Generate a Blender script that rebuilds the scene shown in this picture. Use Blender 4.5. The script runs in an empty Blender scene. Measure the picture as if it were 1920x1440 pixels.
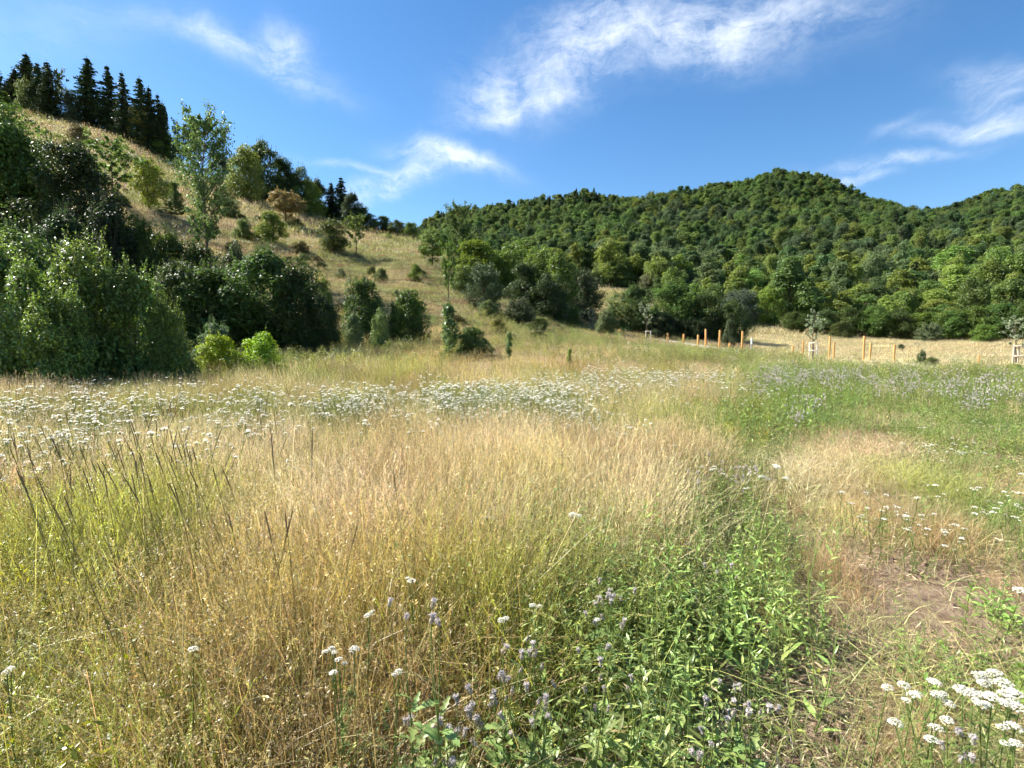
import bpy, math, random
import numpy as np
from mathutils import Vector, noise as mnoise

random.seed(7)
RNG = np.random.default_rng(7)
SC = bpy.context.scene
COL = SC.collection

# ------------------------------------------------------------------ camera
F = 1000.0                       # focal length in pixels of the 1920 px wide photograph
CAM_Z = 1.6
PITCH = math.atan(80.0 / F)      # looks slightly down: horizon 80 px above the middle
cam_d = bpy.data.cameras.new('camera')
cam_d.sensor_width = 36.0
cam_d.lens = 36.0 * F / 1920.0
cam_d.clip_start = 0.02
cam_d.clip_end = 6000
cam = bpy.data.objects.new('camera', cam_d)
cam.location = (0, 0, CAM_Z)
cam.rotation_euler = (math.pi / 2 - PITCH, 0, 0)
COL.objects.link(cam)
SC.camera = cam

# ------------------------------------------------------------------ light
SUN_AZ = math.radians(-70)       # from +Y towards -X
SUN_EL = math.radians(42)
SUN_DIR = Vector((math.sin(SUN_AZ) * math.cos(SUN_EL), math.cos(SUN_AZ) * math.cos(SUN_EL), math.sin(SUN_EL)))
sun_d = bpy.data.lights.new('sun', 'SUN')
sun_d.energy = 5.0
sun_d.angle = math.radians(0.53)
sun_d.color = (1.0, 0.95, 0.86)
sun = bpy.data.objects.new('sun', sun_d)
sun.rotation_euler = (-SUN_DIR).to_track_quat('-Z', 'Y').to_euler()
sun.location = (-60, 40, 80)
COL.objects.link(sun)

SC.view_settings.view_transform = 'Standard'
SC.view_settings.look = 'None'
SC.view_settings.exposure = 1.38
SC.view_settings.gamma = 1.0
SC.view_settings.use_curve_mapping = False
SC.render.engine = 'CYCLES'
SC.cycles.max_bounces = 4
SC.cycles.diffuse_bounces = 2
SC.cycles.glossy_bounces = 2
SC.cycles.transmission_bounces = 2
SC.cycles.transparent_max_bounces = 4
SC.cycles.use_denoising = True
SC.cycles.denoising_prefilter = 'ACCURATE'
SC.cycles.use_adaptive_sampling = True
SC.cycles.adaptive_threshold = 0.05
SC.cycles.adaptive_min_samples = 24
SC.cycles.sample_clamp_indirect = 6.0
SC.cycles.blur_glossy = 1.0


def ray(px, py):
    """world direction (per unit of world Y) through a pixel of the 1920x1440 photograph"""
    cx, cy = (px - 960.0) / F, (720.0 - py) / F
    c, s = math.cos(PITCH), math.sin(PITCH)
    dy = c + cy * s
    dz = -s + cy * c
    return cx / dy, dz / dy      # x and z per unit Y


def project(x, y, z):
    c, s = math.cos(PITCH), math.sin(PITCH)
    zz = z - CAM_Z
    d = y * c - zz * s
    v = y * s + zz * c
    d = np.maximum(d, 0.05)
    return 960 + F * x / d, 720 - F * v / d


def z_at(px, py, Y):
    return CAM_Z + ray(px, py)[1] * Y


# ------------------------------------------------------------------ world: sky with thin clouds
def make_world():
    w = bpy.data.worlds.new("World")
    SC.world = w
    w.use_nodes = True
    nt = w.node_tree
    N, L = nt.nodes, nt.links
    N.clear()
    out = N.new('ShaderNodeOutputWorld')
    bg = N.new('ShaderNodeBackground')
    bg.inputs['Strength'].default_value = 0.076
    L.new(bg.outputs[0], out.inputs[0])
    sky = N.new('ShaderNodeTexSky')
    sky.sky_type = 'NISHITA'
    sky.sun_disc = False
    sky.sun_elevation = SUN_EL
    sky.sun_rotation = SUN_AZ
    sky.altitude = 300
    sky.air_density = 1.0
    sky.dust_density = 0.25
    sky.ozone_density = 2.6
    tc = N.new('ShaderNodeTexCoord')

    def math_n(op, a, b=None, c=None, clamp=False):
        n = N.new('ShaderNodeMath'); n.operation = op; n.use_clamp = clamp
        for i, v in enumerate((a, b, c)):
            if v is None: continue
            if isinstance(v, (int, float)): n.inputs[i].default_value = v
            else: L.new(v, n.inputs[i])
        return n.outputs[0]

    def vmath(op, a, b=None):
        n = N.new('ShaderNodeVectorMath'); n.operation = op
        for i, v in enumerate((a, b)):
            if v is None: continue
            if isinstance(v, (tuple, list, Vector)): n.inputs[i].default_value = tuple(v)
            else: L.new(v, n.inputs[i])
        return n
    # warped direction
    wn = N.new('ShaderNodeTexNoise'); wn.inputs['Scale'].default_value = 4.5; wn.inputs['Detail'].default_value = 5
    wn.inputs['Roughness'].default_value = 0.55
    L.new(tc.outputs['Generated'], wn.inputs['Vector'])
    off = vmath('SUBTRACT', wn.outputs['Color'], (0.5, 0.5, 0.5))
    sc_ = N.new('ShaderNodeVectorMath'); sc_.operation = 'SCALE'; sc_.inputs['Scale'].default_value = 0.13
    L.new(off.outputs[0], sc_.inputs[0])
    warped = vmath('ADD', tc.outputs['Generated'], sc_.outputs[0]).outputs[0]
    # streaky detail noise
    mp = N.new('ShaderNodeMapping'); mp.inputs['Rotation'].default_value = (0, math.radians(24), 0)
    mp.inputs['Scale'].default_value = (2.2, 2.2, 9.0)
    L.new(warped, mp.inputs['Vector'])
    dn = N.new('ShaderNodeTexNoise'); dn.inputs['Scale'].default_value = 2.6; dn.inputs['Detail'].default_value = 9
    dn.inputs['Roughness'].default_value = 0.7
    L.new(mp.outputs[0], dn.inputs['Vector'])
    dn2 = N.new('ShaderNodeTexNoise'); dn2.inputs['Scale'].default_value = 11.0; dn2.inputs['Detail'].default_value = 8
    dn2.inputs['Roughness'].default_value = 0.68
    L.new(warped, dn2.inputs['Vector'])
    det = math_n('ADD', math_n('MULTIPLY', dn.outputs[0], 0.5), math_n('MULTIPLY', dn2.outputs[0], 0.5))

    # cloud patches: centre px, half length, half height (px), tilt deg, strength
    blobs = [
        (1230, 60, 250, 62, 8, 1.0), (1430, 40, 150, 60, 0, .75), (1080, 120, 130, 70, 30, .85),
        (920, 170, 85, 50, 18, 1.15), (980, 205, 150, 22, 14, .8), (1330, 100, 120, 40, -6, .75), (1080, 30, 120, 30, 10, .6),
        (545, 90, 50, 36, -20, 1.25), (500, 125, 130, 30, -22, .75), (420, 80, 80, 26, -20, .5), (560, 160, 60, 26, -20, .5),
        (850, 308, 100, 24, -8, 1.7), (760, 340, 130, 20, 12, 1.1), (690, 358, 70, 18, 8, 1.0), (680, 318, 110, 9, -12, .7),
        (1690, 302, 110, 13, 2, 1.25), (1620, 333, 60, 15, 4, 1.0), (1860, 160, 80, 32, -6, .8), (1850, 255, 110, 18, -4, 1.0),
        (1900, 235, 60, 22, 0, 1.0), (1690, 240, 40, 14, 30, .35), (60, 40, 200, 60, 10, .25), (1880, 200, 60, 14, 10, .7),
        (1560, 20, 90, 30, 0, .4), (300, 30, 160, 30, -15, .25),
    ]
    total = None
    for (px, py, rx, ry, tilt, st) in blobs:
        dx, dz = ray(px, py)
        c = Vector((dx, 1, dz)); scl = c.length; c.normalize()
        right = Vector((1, 0, 0)); right = (right - c * right.dot(c)).normalized()
        up = right.cross(c).normalized()
        if up.z < 0: up = -up
        a = math.radians(tilt)
        ax = right * math.cos(a) + up * math.sin(a)
        ay = -right * math.sin(a) + up * math.cos(a)
        kx = F * scl / (rx * .86); ky = F * scl / (ry * .8)
        dlt = vmath('SUBTRACT', warped, c).outputs[0]
        ux = vmath('DOT_PRODUCT', dlt, ax * kx).outputs['Value']
        uy = vmath('DOT_PRODUCT', dlt, ay * ky).outputs['Value']
        uc = vmath('DOT_PRODUCT', dlt, c * 1.2).outputs['Value']
        r2 = math_n('ADD', math_n('MULTIPLY', ux, ux), math_n('MULTIPLY_ADD', uy, uy, math_n('MULTIPLY', uc, uc)))
        g = math_n('MULTIPLY', math_n('POWER', 2.718, math_n('MULTIPLY', r2, -1.0)), st)
        total = g if total is None else math_n('ADD', total, g)
    # everything outside the view gets the same sort of loose wisps
    gn = N.new('ShaderNodeTexNoise'); gn.inputs['Scale'].default_value = 1.6; gn.inputs['Detail'].default_value = 2
    L.new(tc.outputs['Generated'], gn.inputs['Vector'])
    gen = math_n('MULTIPLY', math_n('SUBTRACT', gn.outputs[0], 0.56, clamp=True), 2.5)
    sep = N.new('ShaderNodeSeparateXYZ'); L.new(tc.outputs['Generated'], sep.inputs[0])
    behind = math_n('MULTIPLY', math_n('SUBTRACT', 0.45, sep.outputs['Y'], clamp=True), 2.0)
    total = math_n('ADD', total, math_n('MULTIPLY', gen, behind))
    thr = math_n('SUBTRACT', det, 0.42)
    thr = math_n('MULTIPLY', thr, 4.2, clamp=True)
    thr = math_n('ADD', math_n('MULTIPLY', thr, 0.85), 0.12)
    m = math_n('MULTIPLY', total, thr, clamp=True)
    m = math_n('MULTIPLY', m, 0.72)
    # a slightly deeper, more saturated blue, as the phone camera saw it
    hs = N.new('ShaderNodeHueSaturation'); hs.inputs['Saturation'].default_value = 1.24
    hs.inputs['Value'].default_value = 1.0
    L.new(sky.outputs[0], hs.inputs['Color'])
    mix = N.new('ShaderNodeMixRGB')
    L.new(m, mix.inputs[0]); L.new(hs.outputs[0], mix.inputs[1])
    mix.inputs[2].default_value = (6.4, 6.8, 7.3, 1)
    L.new(mix.outputs[0], bg.inputs['Color'])


make_world()

# ------------------------------------------------------------------ terrain
YK = [15, 25, 35, 50, 70, 90, 110, 130, 160, 220, 300, 400, 520, 800, 1500]
def col_lin(foot, crest_px, crest_y, Yc, after):
    zc = z_at(crest_px, crest_y, Yc)
    out = []
    for Y in YK:
        if Y <= foot: out.append(0.0)
        elif Y <= Yc: out.append(zc * ((Y - foot) / (Yc - foot)) ** 1.03)
        else: out.append(zc + (Y - Yc) * 0.03 if Y < 200 else max(zc, after))
    return out
TAB = {
    -1100: [0, 0, .5, 4, 10, 18, 27, 36, 48, 66, 74, 78, 80, 70, 60],
    -400: col_lin(26, -400, 150, 175, 76),
    0: col_lin(27, 0, 172, 150, 74),
    100: col_lin(27, 100, 196, 150, 70),
    200: col_lin(27, 200, 217, 148, 66),
    260: col_lin(28, 260, 248, 145, 60),
    350: col_lin(29, 350, 303, 140, 50),
    500: col_lin(31, 500, 368, 132, 40),
    600: col_lin(32, 600, 402, 126, 34),
    700: col_lin(33, 700, 428, 118, 30),
    780: [0, 0, 0.2, 4.6, 11, 17.0, 22.6, 23, 24, 34, 50, 84, 90, 80, 60],
    840: [0, 0, .2, 3.6, 9, 14.6, 17, 17.5, 20, 35, 56, 94, 92, 80, 60],
    900: [0, 0, .2, 2.9, 7.6, 11.5, 13.5, 15, 20, 37, 61, 97, 92, 80, 60],
    1050: [0, 0, .0, .5, 3.2, 7.6, 11.4, 14.4, 21, 38, 64, 94, 92, 85, 60],
    1180: [0, 0, .0, .3, 2.4, 7.4, 11.6, 15.4, 21.5, 39, 66, 101, 98, 90, 60],
    1300: [0, 0, 0, .4, 2.0, 4.4, 7.5, 11.5, 19, 40, 71, 109, 104, 96, 60],
    1450: [0, 0, 0, .3, 1.9, 4.6, 8, 12, 20, 42, 76, 121, 112, 96, 60],
    1540: [0, 0, 0, .15, 1.7, 4.5, 8, 12.5, 20.5, 42, 74, 115, 106, 90, 60],
    1620: [0, 0, -.05, .1, 1.6, 4.5, 8, 13, 21, 41, 68, 102, 92, 80, 60],
    1750: [0, 0, -.05, .2, 1.8, 5, 9, 14, 22, 40, 61, 84, 80, 70, 60],
    1850: [0, 0, 0, .4, 2.2, 6, 10, 15, 24, 46, 76, 92, 88, 90, 60],
    1920: [0, 0, 0, .5, 2.5, 6.5, 11, 16, 26, 50, 83, 103, 100, 90, 60],
    2300: [0, 0, 0, .6, 2.8, 7, 12, 18, 28, 52, 84, 100, 100, 90, 60],
    3000: [0, 0, 0, .6, 3, 7, 12, 18, 28, 50, 70, 84, 84, 80, 60],
}
UMIN, UMAX, NU, NY = -2.0, 2.0, 321, 260
LYMIN, LYMAX = math.log(10), math.log(1500)
def _make_table():
    ug = np.linspace(UMIN, UMAX, NU)
    yg = np.exp(np.linspace(LYMIN, LYMAX, NY))
    pxs = sorted(TAB)
    cu = np.array([(p - 960) / F for p in pxs])
    cols = np.array([np.interp(yg, [10] + YK, [0] + TAB[p]) for p in pxs])      # ncol, NY
    T = np.array([np.interp(ug, cu, cols[:, j]) for j in range(NY)]).T           # NU, NY
    ramp = np.interp(yg, [13, 20, 26, 33, 50], [0, .25, .62, 1.15, 1.75])[None, :] * np.interp(ug * F + 960, [-200, 250, 420, 950, 1150, 1300, 1420], [.1, .45, 1, 1, .7, .35, 0])[:, None]
    T = np.where(yg[None, :] < 140, T + ramp * np.clip(1 - (yg[None, :] - 40) / 100, 0, 1), T)
    def blur(A, k, axis):
        ker = np.exp(-0.5 * (np.arange(-3 * k, 3 * k + 1) / k) ** 2); ker /= ker.sum()
        P = np.pad(A, [(3 * k, 3 * k) if a == axis else (0, 0) for a in range(2)], mode='edge')
        return np.apply_along_axis(lambda v: np.convolve(v, ker, 'valid'), axis, P)
    return blur(blur(T, 2, 0), 3, 1)
TT = _make_table()

_perm = np.random.default_rng(3).random((256, 256))
def vnoise(x, y):
    """smooth value noise, vectorised, 0..1"""
    xi = np.floor(x).astype(int); yi = np.floor(y).astype(int)
    fx = x - xi; fy = y - yi
    fx = fx * fx * (3 - 2 * fx); fy = fy * fy * (3 - 2 * fy)
    a = _perm[xi & 255, yi & 255]; b = _perm[(xi + 1) & 255, yi & 255]
    c = _perm[xi & 255, (yi + 1) & 255]; d = _perm[(xi + 1) & 255, (yi + 1) & 255]
    return (a * (1 - fx) + b * fx) * (1 - fy) + (c * (1 - fx) + d * fx) * fy
def fbm(x, y, o=4):
    s = 0; a = 0.5; t = 0
    for i in range(o):
        s = s + a * vnoise(x * 2 ** i + 17.3 * i, y * 2 ** i + 9.1 * i); t += a; a *= 0.5
    return s / t

def ground_z(x, y):
    x = np.atleast_1d(np.asarray(x, float)); y = np.atleast_1d(np.asarray(y, float))
    Y = np.maximum(y, np.abs(x) / 1.9)
    Y = np.maximum(Y, 1e-3)
    u = np.clip(x / Y, UMIN, UMAX)
    fu = (u - UMIN) / (UMAX - UMIN) * (NU - 1.001)
    fy = (np.log(np.clip(Y, 10, 1499)) - LYMIN) / (LYMAX - LYMIN) * (NY - 1.001)
    i = fu.astype(int); j = fy.astype(int); a = fu - i; b = fy - j
    z = (TT[i, j] * (1 - a) + TT[i + 1, j] * a) * (1 - b) + (TT[i, j + 1] * (1 - a) + TT[i + 1, j + 1] * a) * b
    th = np.arctan2(np.abs(x), y)
    z = z * (1 - np.clip((th - 1.5) / 0.9, 0, 1) ** 2 * (3 - 2 * np.clip((th - 1.5) / 0.9, 0, 1)))
    r = np.hypot(x, y)
    # relief
    hillw = np.clip(z / 8.0, 0, 1)
    z = z + hillw * ((fbm(x / 14, y / 14, 3) - .5) * 2.2 + (fbm(x / 3.5 + 50, y / 3.5, 2) - .5) * 0.5)
    z = z + np.clip((z - 25) / 40, 0, 1) * np.clip((r - 170) / 100, 0, 1) * (fbm(x / 45 + 9, y / 45, 2) - .5) * 20
    z = z + (fbm(x / 2.3, y / 2.3, 3) - .5) * 0.14 * np.clip(r / 2, 0, 1)
    return z

def gz(x, y): return float(ground_z(x, y)[0])

def hit(px, py, y0=3.0, y1=420.0):
    """where the ray through a photograph pixel meets the terrain"""
    dx, dz = ray(px, py)
    Ys = np.exp(np.linspace(math.log(y0), math.log(y1), 900))
    g = ground_z(dx * Ys, Ys)
    zz = CAM_Z + dz * Ys
    k = np.nonzero(zz <= g)[0]
    if len(k) == 0:
        k = [int(np.argmin(np.abs((zz - g) / Ys)))]
    Y = Ys[k[0]]
    return dx * Y, Y, float(g[k[0]])

# ------------------------------------------------------------------ helpers
def mesh_np(name, V, Q=None, T=None, mat=None, attrs=None, smooth=False, matidx=None):
    me = bpy.data.meshes.new(name)
    nq = 0 if Q is None else len(Q); nt_ = 0 if T is None else len(T)
    me.vertices.add(len(V)); me.vertices.foreach_set('co', np.asarray(V, np.float32).ravel())
    loops = np.concatenate([np.asarray(Q, np.int32).ravel() if nq else np.zeros(0, np.int32),
                            np.asarray(T, np.int32).ravel() if nt_ else np.zeros(0, np.int32)])
    me.loops.add(len(loops)); me.loops.foreach_set('vertex_index', loops)
    starts = np.concatenate([np.arange(nq) * 4, nq * 4 + np.arange(nt_) * 3]).astype(np.int32)
    me.polygons.add(nq + nt_); me.polygons.foreach_set('loop_start', starts)
    if smooth: me.polygons.foreach_set('use_smooth', np.ones(nq + nt_, bool))
    if attrs:
        for k, a in attrs.items():
            at = me.attributes.new(k, 'FLOAT', 'POINT'); at.data.foreach_set('value', np.asarray(a, np.float32))
    mats = mat if isinstance(mat, (list, tuple)) else [mat]
    for m in mats:
        if m is not None: me.materials.append(m)
    if matidx is not None: me.polygons.foreach_set('material_index', np.asarray(matidx, np.int32))
    me.update(calc_edges=True)
    return me

class MB:
    """collects quads / tris with per-vertex attribute v (random) and k (kind of tissue)"""
    def __init__(s): s.V = []; s.Q = []; s.T = []; s.v = []; s.k = []; s.n = 0; s.mq = []; s.mt = []
    def add(s, V, Q=None, T=None, v=0.5, k=0.0, m=0):
        V = np.asarray(V, float).reshape(-1, 3)
        if Q is not None and len(Q): s.Q.append(np.asarray(Q) + s.n); s.mq.append(np.full(len(Q), m))
        if T is not None and len(T): s.T.append(np.asarray(T) + s.n); s.mt.append(np.full(len(T), m))
        s.V.append(V); s.v.append(np.broadcast_to(v, len(V)).astype(float)); s.k.append(np.broadcast_to(k, len(V)).astype(float))
        s.n += len(V)
    def mesh(s, name, mat, smooth=False):
        V = np.concatenate(s.V)
        Q = np.concatenate(s.Q) if s.Q else None; T = np.concatenate(s.T) if s.T else None
        mi = np.concatenate(s.mq + s.mt) if isinstance(mat, (list, tuple)) else None
        return mesh_np(name, V, Q, T, mat, {'v': np.concatenate(s.v), 'k': np.concatenate(s.k)}, smooth, mi)

def unit(a): return a / np.maximum(np.linalg.norm(a, axis=-1, keepdims=True), 1e-9)

def leaves(mb, P, Nn, size, aspect, rng, v=None, tdir=None, k=0.0, m=0):
    """pointed leaf faces: centre P, normal Nn, length size, width size*aspect"""
    n = len(P)
    Nn = unit(Nn)
    if tdir is None: tdir = rng.normal(size=(n, 3))
    t = unit(tdir - Nn * np.sum(tdir * Nn, 1, keepdims=True))
    b = np.cross(Nn, t)
    s = np.broadcast_to(size, n)[:, None]; w = s * np.broadcast_to(aspect, n)[:, None]
    fold = Nn * w * 0.18
    A = P - t * s * .5; B = P + b * w * .5 + fold - t * s * .06; C = P + t * s * .5; D = P - b * w * .5 + fold - t * s * .06
    V = np.stack([A, B, C, D], 1).reshape(-1, 3)
    Q = np.arange(n * 4).reshape(n, 4)
    vv = rng.random(n) if v is None else np.broadcast_to(v, n)
    mb.add(V, Q, v=np.repeat(vv, 4), k=k, m=m)

def leaves_full(mb, P, Nn, size, aspect, rng, tdir=None, k=0.0, m=0, v=None):
    """leaf faces with a midrib fold, rounded sides and a drooping tip"""
    n = len(P); Nn = unit(Nn)
    if tdir is None: tdir = rng.normal(size=(n, 3))
    t = unit(tdir - Nn * np.sum(tdir * Nn, 1, keepdims=True)); b = np.cross(Nn, t)
    s = np.broadcast_to(size, n)[:, None]; w = s * np.broadcast_to(aspect, n)[:, None]
    dr = rng.uniform(.02, .16, n)[:, None] * s
    def pt(a, side, f=.16): return P + t * s * (a - .5) + b * w * side + Nn * (np.abs(side) * w * f * 2 - dr * a * a * 2)
    V = np.stack([pt(0, 0), pt(.28, .42), pt(.62, .38), pt(1, 0), pt(.62, -.38), pt(.28, -.42), pt(.28, 0), pt(.62, 0)], 1).reshape(-1, 3)
    o = (np.arange(n) * 8)[:, None]
    Q = np.concatenate([o + np.array([1, 2, 7, 6]), o + np.array([6, 7, 4, 5])]); T = np.concatenate([o + np.array([0, 1, 6]), o + np.array([2, 3, 7]), o + np.array([0, 6, 5]), o + np.array([7, 3, 4])])
    vv = rng.random(n) if v is None else np.broadcast_to(v, n)
    mb.add(V, Q, T, v=np.repeat(vv, 8), k=k, m=m)

def tube(mb, pts, rad, sides=5, v=.5, k=0., m=0):
    pts = np.asarray(pts, float); rad = np.broadcast_to(rad, len(pts))
    d = unit(np.gradient(pts, axis=0))
    ref = np.array([0.31, 0.95, 0.07]); 
    if abs(np.mean(d @ ref)) > .9: ref = np.array([0.95, -.2, .1])
    s_ = unit(np.cross(d, ref)); t_ = np.cross(d, s_)
    a = np.linspace(0, 2 * math.pi, sides, endpoint=False)
    V = pts[:, None, :] + rad[:, None, None] * (np.cos(a)[None, :, None] * s_[:, None, :] + np.sin(a)[None, :, None] * t_[:, None, :])
    n = len(pts)
    i, j = np.meshgrid(np.arange(n - 1), np.arange(sides), indexing='ij')
    j2 = (j + 1) % sides
    Q = np.stack([i * sides + j, i * sides + j2, (i + 1) * sides + j2, (i + 1) * sides + j], -1).reshape(-1, 4)
    mb.add(V.reshape(-1, 3), Q, v=v, k=k, m=m)

def curve_pts(a, b, bend, n=6):
    a = np.asarray(a, float); b = np.asarray(b, float); t = np.linspace(0, 1, n)[:, None]
    return a * (1 - t) + b * t + np.asarray(bend, float) * (4 * t * (1 - t))

def link(o, parent=None):
    COL.objects.link(o)
    if parent is not None: o.parent = parent
    return o
def obj(name, me, parent=None, color=None):
    o = bpy.data.objects.new(name, me); link(o, parent)
    if color is not None: o.color = (*color, 1)
    return o
def tag(o, label=None, cat=None, group=None, kind=None):
    if label: o['label'] = label
    if cat: o['category'] = cat
    if group: o['group'] = group
    if kind: o['kind'] = kind
    return o

# ------------------------------------------------------------------ materials
def new_mat(name):
    m = bpy.data.materials.new(name); m.use_nodes = True
    nt = m.node_tree; nt.nodes.clear()
    return m, nt.nodes, nt.links

def leaf_material(name, source='object', rough=0.5, transl=0.35, spec=0.4, rnd=0.35, hue=0.05, vk=0.5, kcol=None):
    """source 'object': colour from the object's own colour; 'tint': from the instance attribute; or an rgb tuple"""
    m, N, L = new_mat(name)
    out = N.new('ShaderNodeOutputMaterial')
    if source == 'tint':
        c = N.new('ShaderNodeAttribute'); c.attribute_type = 'INSTANCER'; c.attribute_name = 'tint'; col = c.outputs['Color']
    elif source == 'object':
        c = N.new('ShaderNodeObjectInfo'); col = c.outputs['Color']
    else:
        c = N.new('ShaderNodeRGB'); c.outputs[0].default_value = (*source, 1); col = c.outputs[0]
    oi = N.new('ShaderNodeObjectInfo')
    at = N.new('ShaderNodeAttribute'); at.attribute_name = 'v'
    hs = N.new('ShaderNodeHueSaturation')
    def mr(src, a, b):
        n = N.new('ShaderNodeMapRange'); L.new(src, n.inputs[0]); n.inputs[3].default_value = a; n.inputs[4].default_value = b
        return n.outputs[0]
    L.new(mr(oi.outputs['Random'], 0.5 - hue, 0.5 + hue * .6), hs.inputs['Hue'])
    v1 = mr(oi.outputs['Random'], 1 - rnd * .5, 1 + rnd * .5)
    v2 = mr(at.outputs['Fac'], 1 - vk, 1 + vk)
    mu = N.new('ShaderNodeMath'); mu.operation = 'MULTIPLY'; L.new(v1, mu.inputs[0]); L.new(v2, mu.inputs[1])
    L.new(mu.outputs[0], hs.inputs['Value'])
    L.new(col, hs.inputs['Color'])
    c = hs.outputs[0]
    if kcol is not None:
        ka = N.new('ShaderNodeAttribute'); ka.attribute_name = 'k'
        mx = N.new('ShaderNodeMixRGB'); mx.inputs[2].default_value = (*kcol, 1)
        L.new(ka.outputs['Fac'], mx.inputs[0]); L.new(c, mx.inputs[1]); c = mx.outputs[0]
    pb = N.new('ShaderNodeBsdfPrincipled')
    L.new(c, pb.inputs['Base Color']); pb.inputs['Roughness'].default_value = rough
    pb.inputs['Specular IOR Level'].default_value = spec
    if transl > 0:
        tr = N.new('ShaderNodeBsdfTranslucent')
        h2 = N.new('ShaderNodeHueSaturation'); h2.inputs['Hue'].default_value = 0.485; h2.inputs['Saturation'].default_value = 1.15
        h2.inputs['Value'].default_value = 1.3; L.new(c, h2.inputs['Color']); L.new(h2.outputs[0], tr.inputs['Color'])
        mx = N.new('ShaderNodeMixShader'); mx.inputs[0].default_value = transl
        L.new(pb.outputs[0], mx.inputs[1]); L.new(tr.outputs[0], mx.inputs[2]); L.new(mx.outputs[0], out.inputs[0])
    else:
        L.new(pb.outputs[0], out.inputs[0])
    return m

def simple_mat(name, col, col2=None, scale=20, rough=0.85, bump=0.3, detail=6, stretch=(1, 1, 1)):
    m, N, L = new_mat(name)
    out = N.new('ShaderNodeOutputMaterial'); pb = N.new('ShaderNodeBsdfPrincipled'); L.new(pb.outputs[0], out.inputs[0])
    tc = N.new('ShaderNodeTexCoord'); mp = N.new('ShaderNodeMapping'); mp.inputs['Scale'].default_value = stretch
    L.new(tc.outputs['Object'], mp.inputs[0])
    ns = N.new('ShaderNodeTexNoise'); ns.inputs['Scale'].default_value = scale; ns.inputs['Detail'].default_value = detail
    L.new(mp.outputs[0], ns.inputs['Vector'])
    cr = N.new('ShaderNodeValToRGB'); cr.color_ramp.elements[0].position = .3; cr.color_ramp.elements[1].position = .7
    cr.color_ramp.elements[0].color = (*col, 1); cr.color_ramp.elements[1].color = (*(col2 or [c * 1.4 for c in col]), 1)
    L.new(ns.outputs[0], cr.inputs[0]); L.new(cr.outputs[0], pb.inputs['Base Color'])
    pb.inputs['Roughness'].default_value = rough; pb.inputs['Specular IOR Level'].default_value = .25
    bp = N.new('ShaderNodeBump'); bp.inputs['Strength'].default_value = bump; bp.inputs['Distance'].default_value = .01
    L.new(ns.outputs[0], bp.inputs['Height']); L.new(bp.outputs[0], pb.inputs['Normal'])
    return m

M_FOL = leaf_material('foliage', 'object', rough=.5, transl=.36, spec=.3, rnd=.4, hue=.018, vk=.45)
M_FOL_NEAR = leaf_material('glossy_foliage', 'object', rough=.42, transl=.36, spec=.5, rnd=.15, hue=.012, vk=.55)
M_NEEDLE = leaf_material('needles', 'object', rough=.6, transl=.1, spec=.25, rnd=.3, hue=.02, vk=.4)
M_FOREST = leaf_material('forest_foliage', 'tint', rough=.6, transl=.36, spec=.18, rnd=.3, hue=.02, vk=.35)
M_BARK = simple_mat('bark', (.07, .05, .035), (.16, .12, .09), 12, stretch=(3, 3, .6))
M_GRASS = leaf_material('grass_blades', 'tint', rough=.42, transl=.33, spec=.5, rnd=.35, hue=.012, vk=.68)
M_HERB = leaf_material('herb_leaves', 'tint', rough=.38, transl=.30, spec=.5, rnd=.3, hue=.02, vk=.55)
M_WHITE = leaf_material('white_petals', (.90, .88, .79), rough=.8, transl=.55, spec=.2, rnd=.1, hue=0, vk=.12)
M_PINK = leaf_material('thistle_floret', (.62, .57, .54), rough=.8, transl=.3, spec=.1, rnd=.2, hue=.01, vk=.3)
M_BRACT = leaf_material('thistle_bract', (.42, .37, .30), rough=.8, transl=.1, spec=.1, rnd=.2, hue=.01, vk=.3)
M_STEM = leaf_material('green_stem', (.17, .24, .06), rough=.55, transl=.25, spec=.3, rnd=.2, hue=.02, vk=.3)
M_SPIKE = leaf_material('dark_spike', (.22, .17, .10), rough=.8, transl=.15, spec=.1, rnd=.4, hue=.01, vk=.35)
M_STALK = leaf_material('grass_stalk', (.30, .27, .10), rough=.6, transl=.3, spec=.3, rnd=.3, hue=.01, vk=.3)
M_POST = simple_mat('new_timber', (.46, .22, .065), (.62, .36, .13), 6, rough=.75, stretch=(8, 8, .8))
M_POST2 = simple_mat('weathered_timber', (.42, .33, .24), (.6, .5, .38), 6, rough=.8, stretch=(8, 8, .8))
M_GREY = simple_mat('grey_timber', (.30, .29, .27), (.42, .41, .38), 6, rough=.8, stretch=(8, 8, .8))
M_PATH = simple_mat('gravel_path', (.50, .47, .40), (.66, .62, .54), 3, rough=.95)
M_ROCK = simple_mat('rock', (.16, .14, .13), (.30, .27, .25), 1.5, rough=.9, bump=.8)

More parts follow.
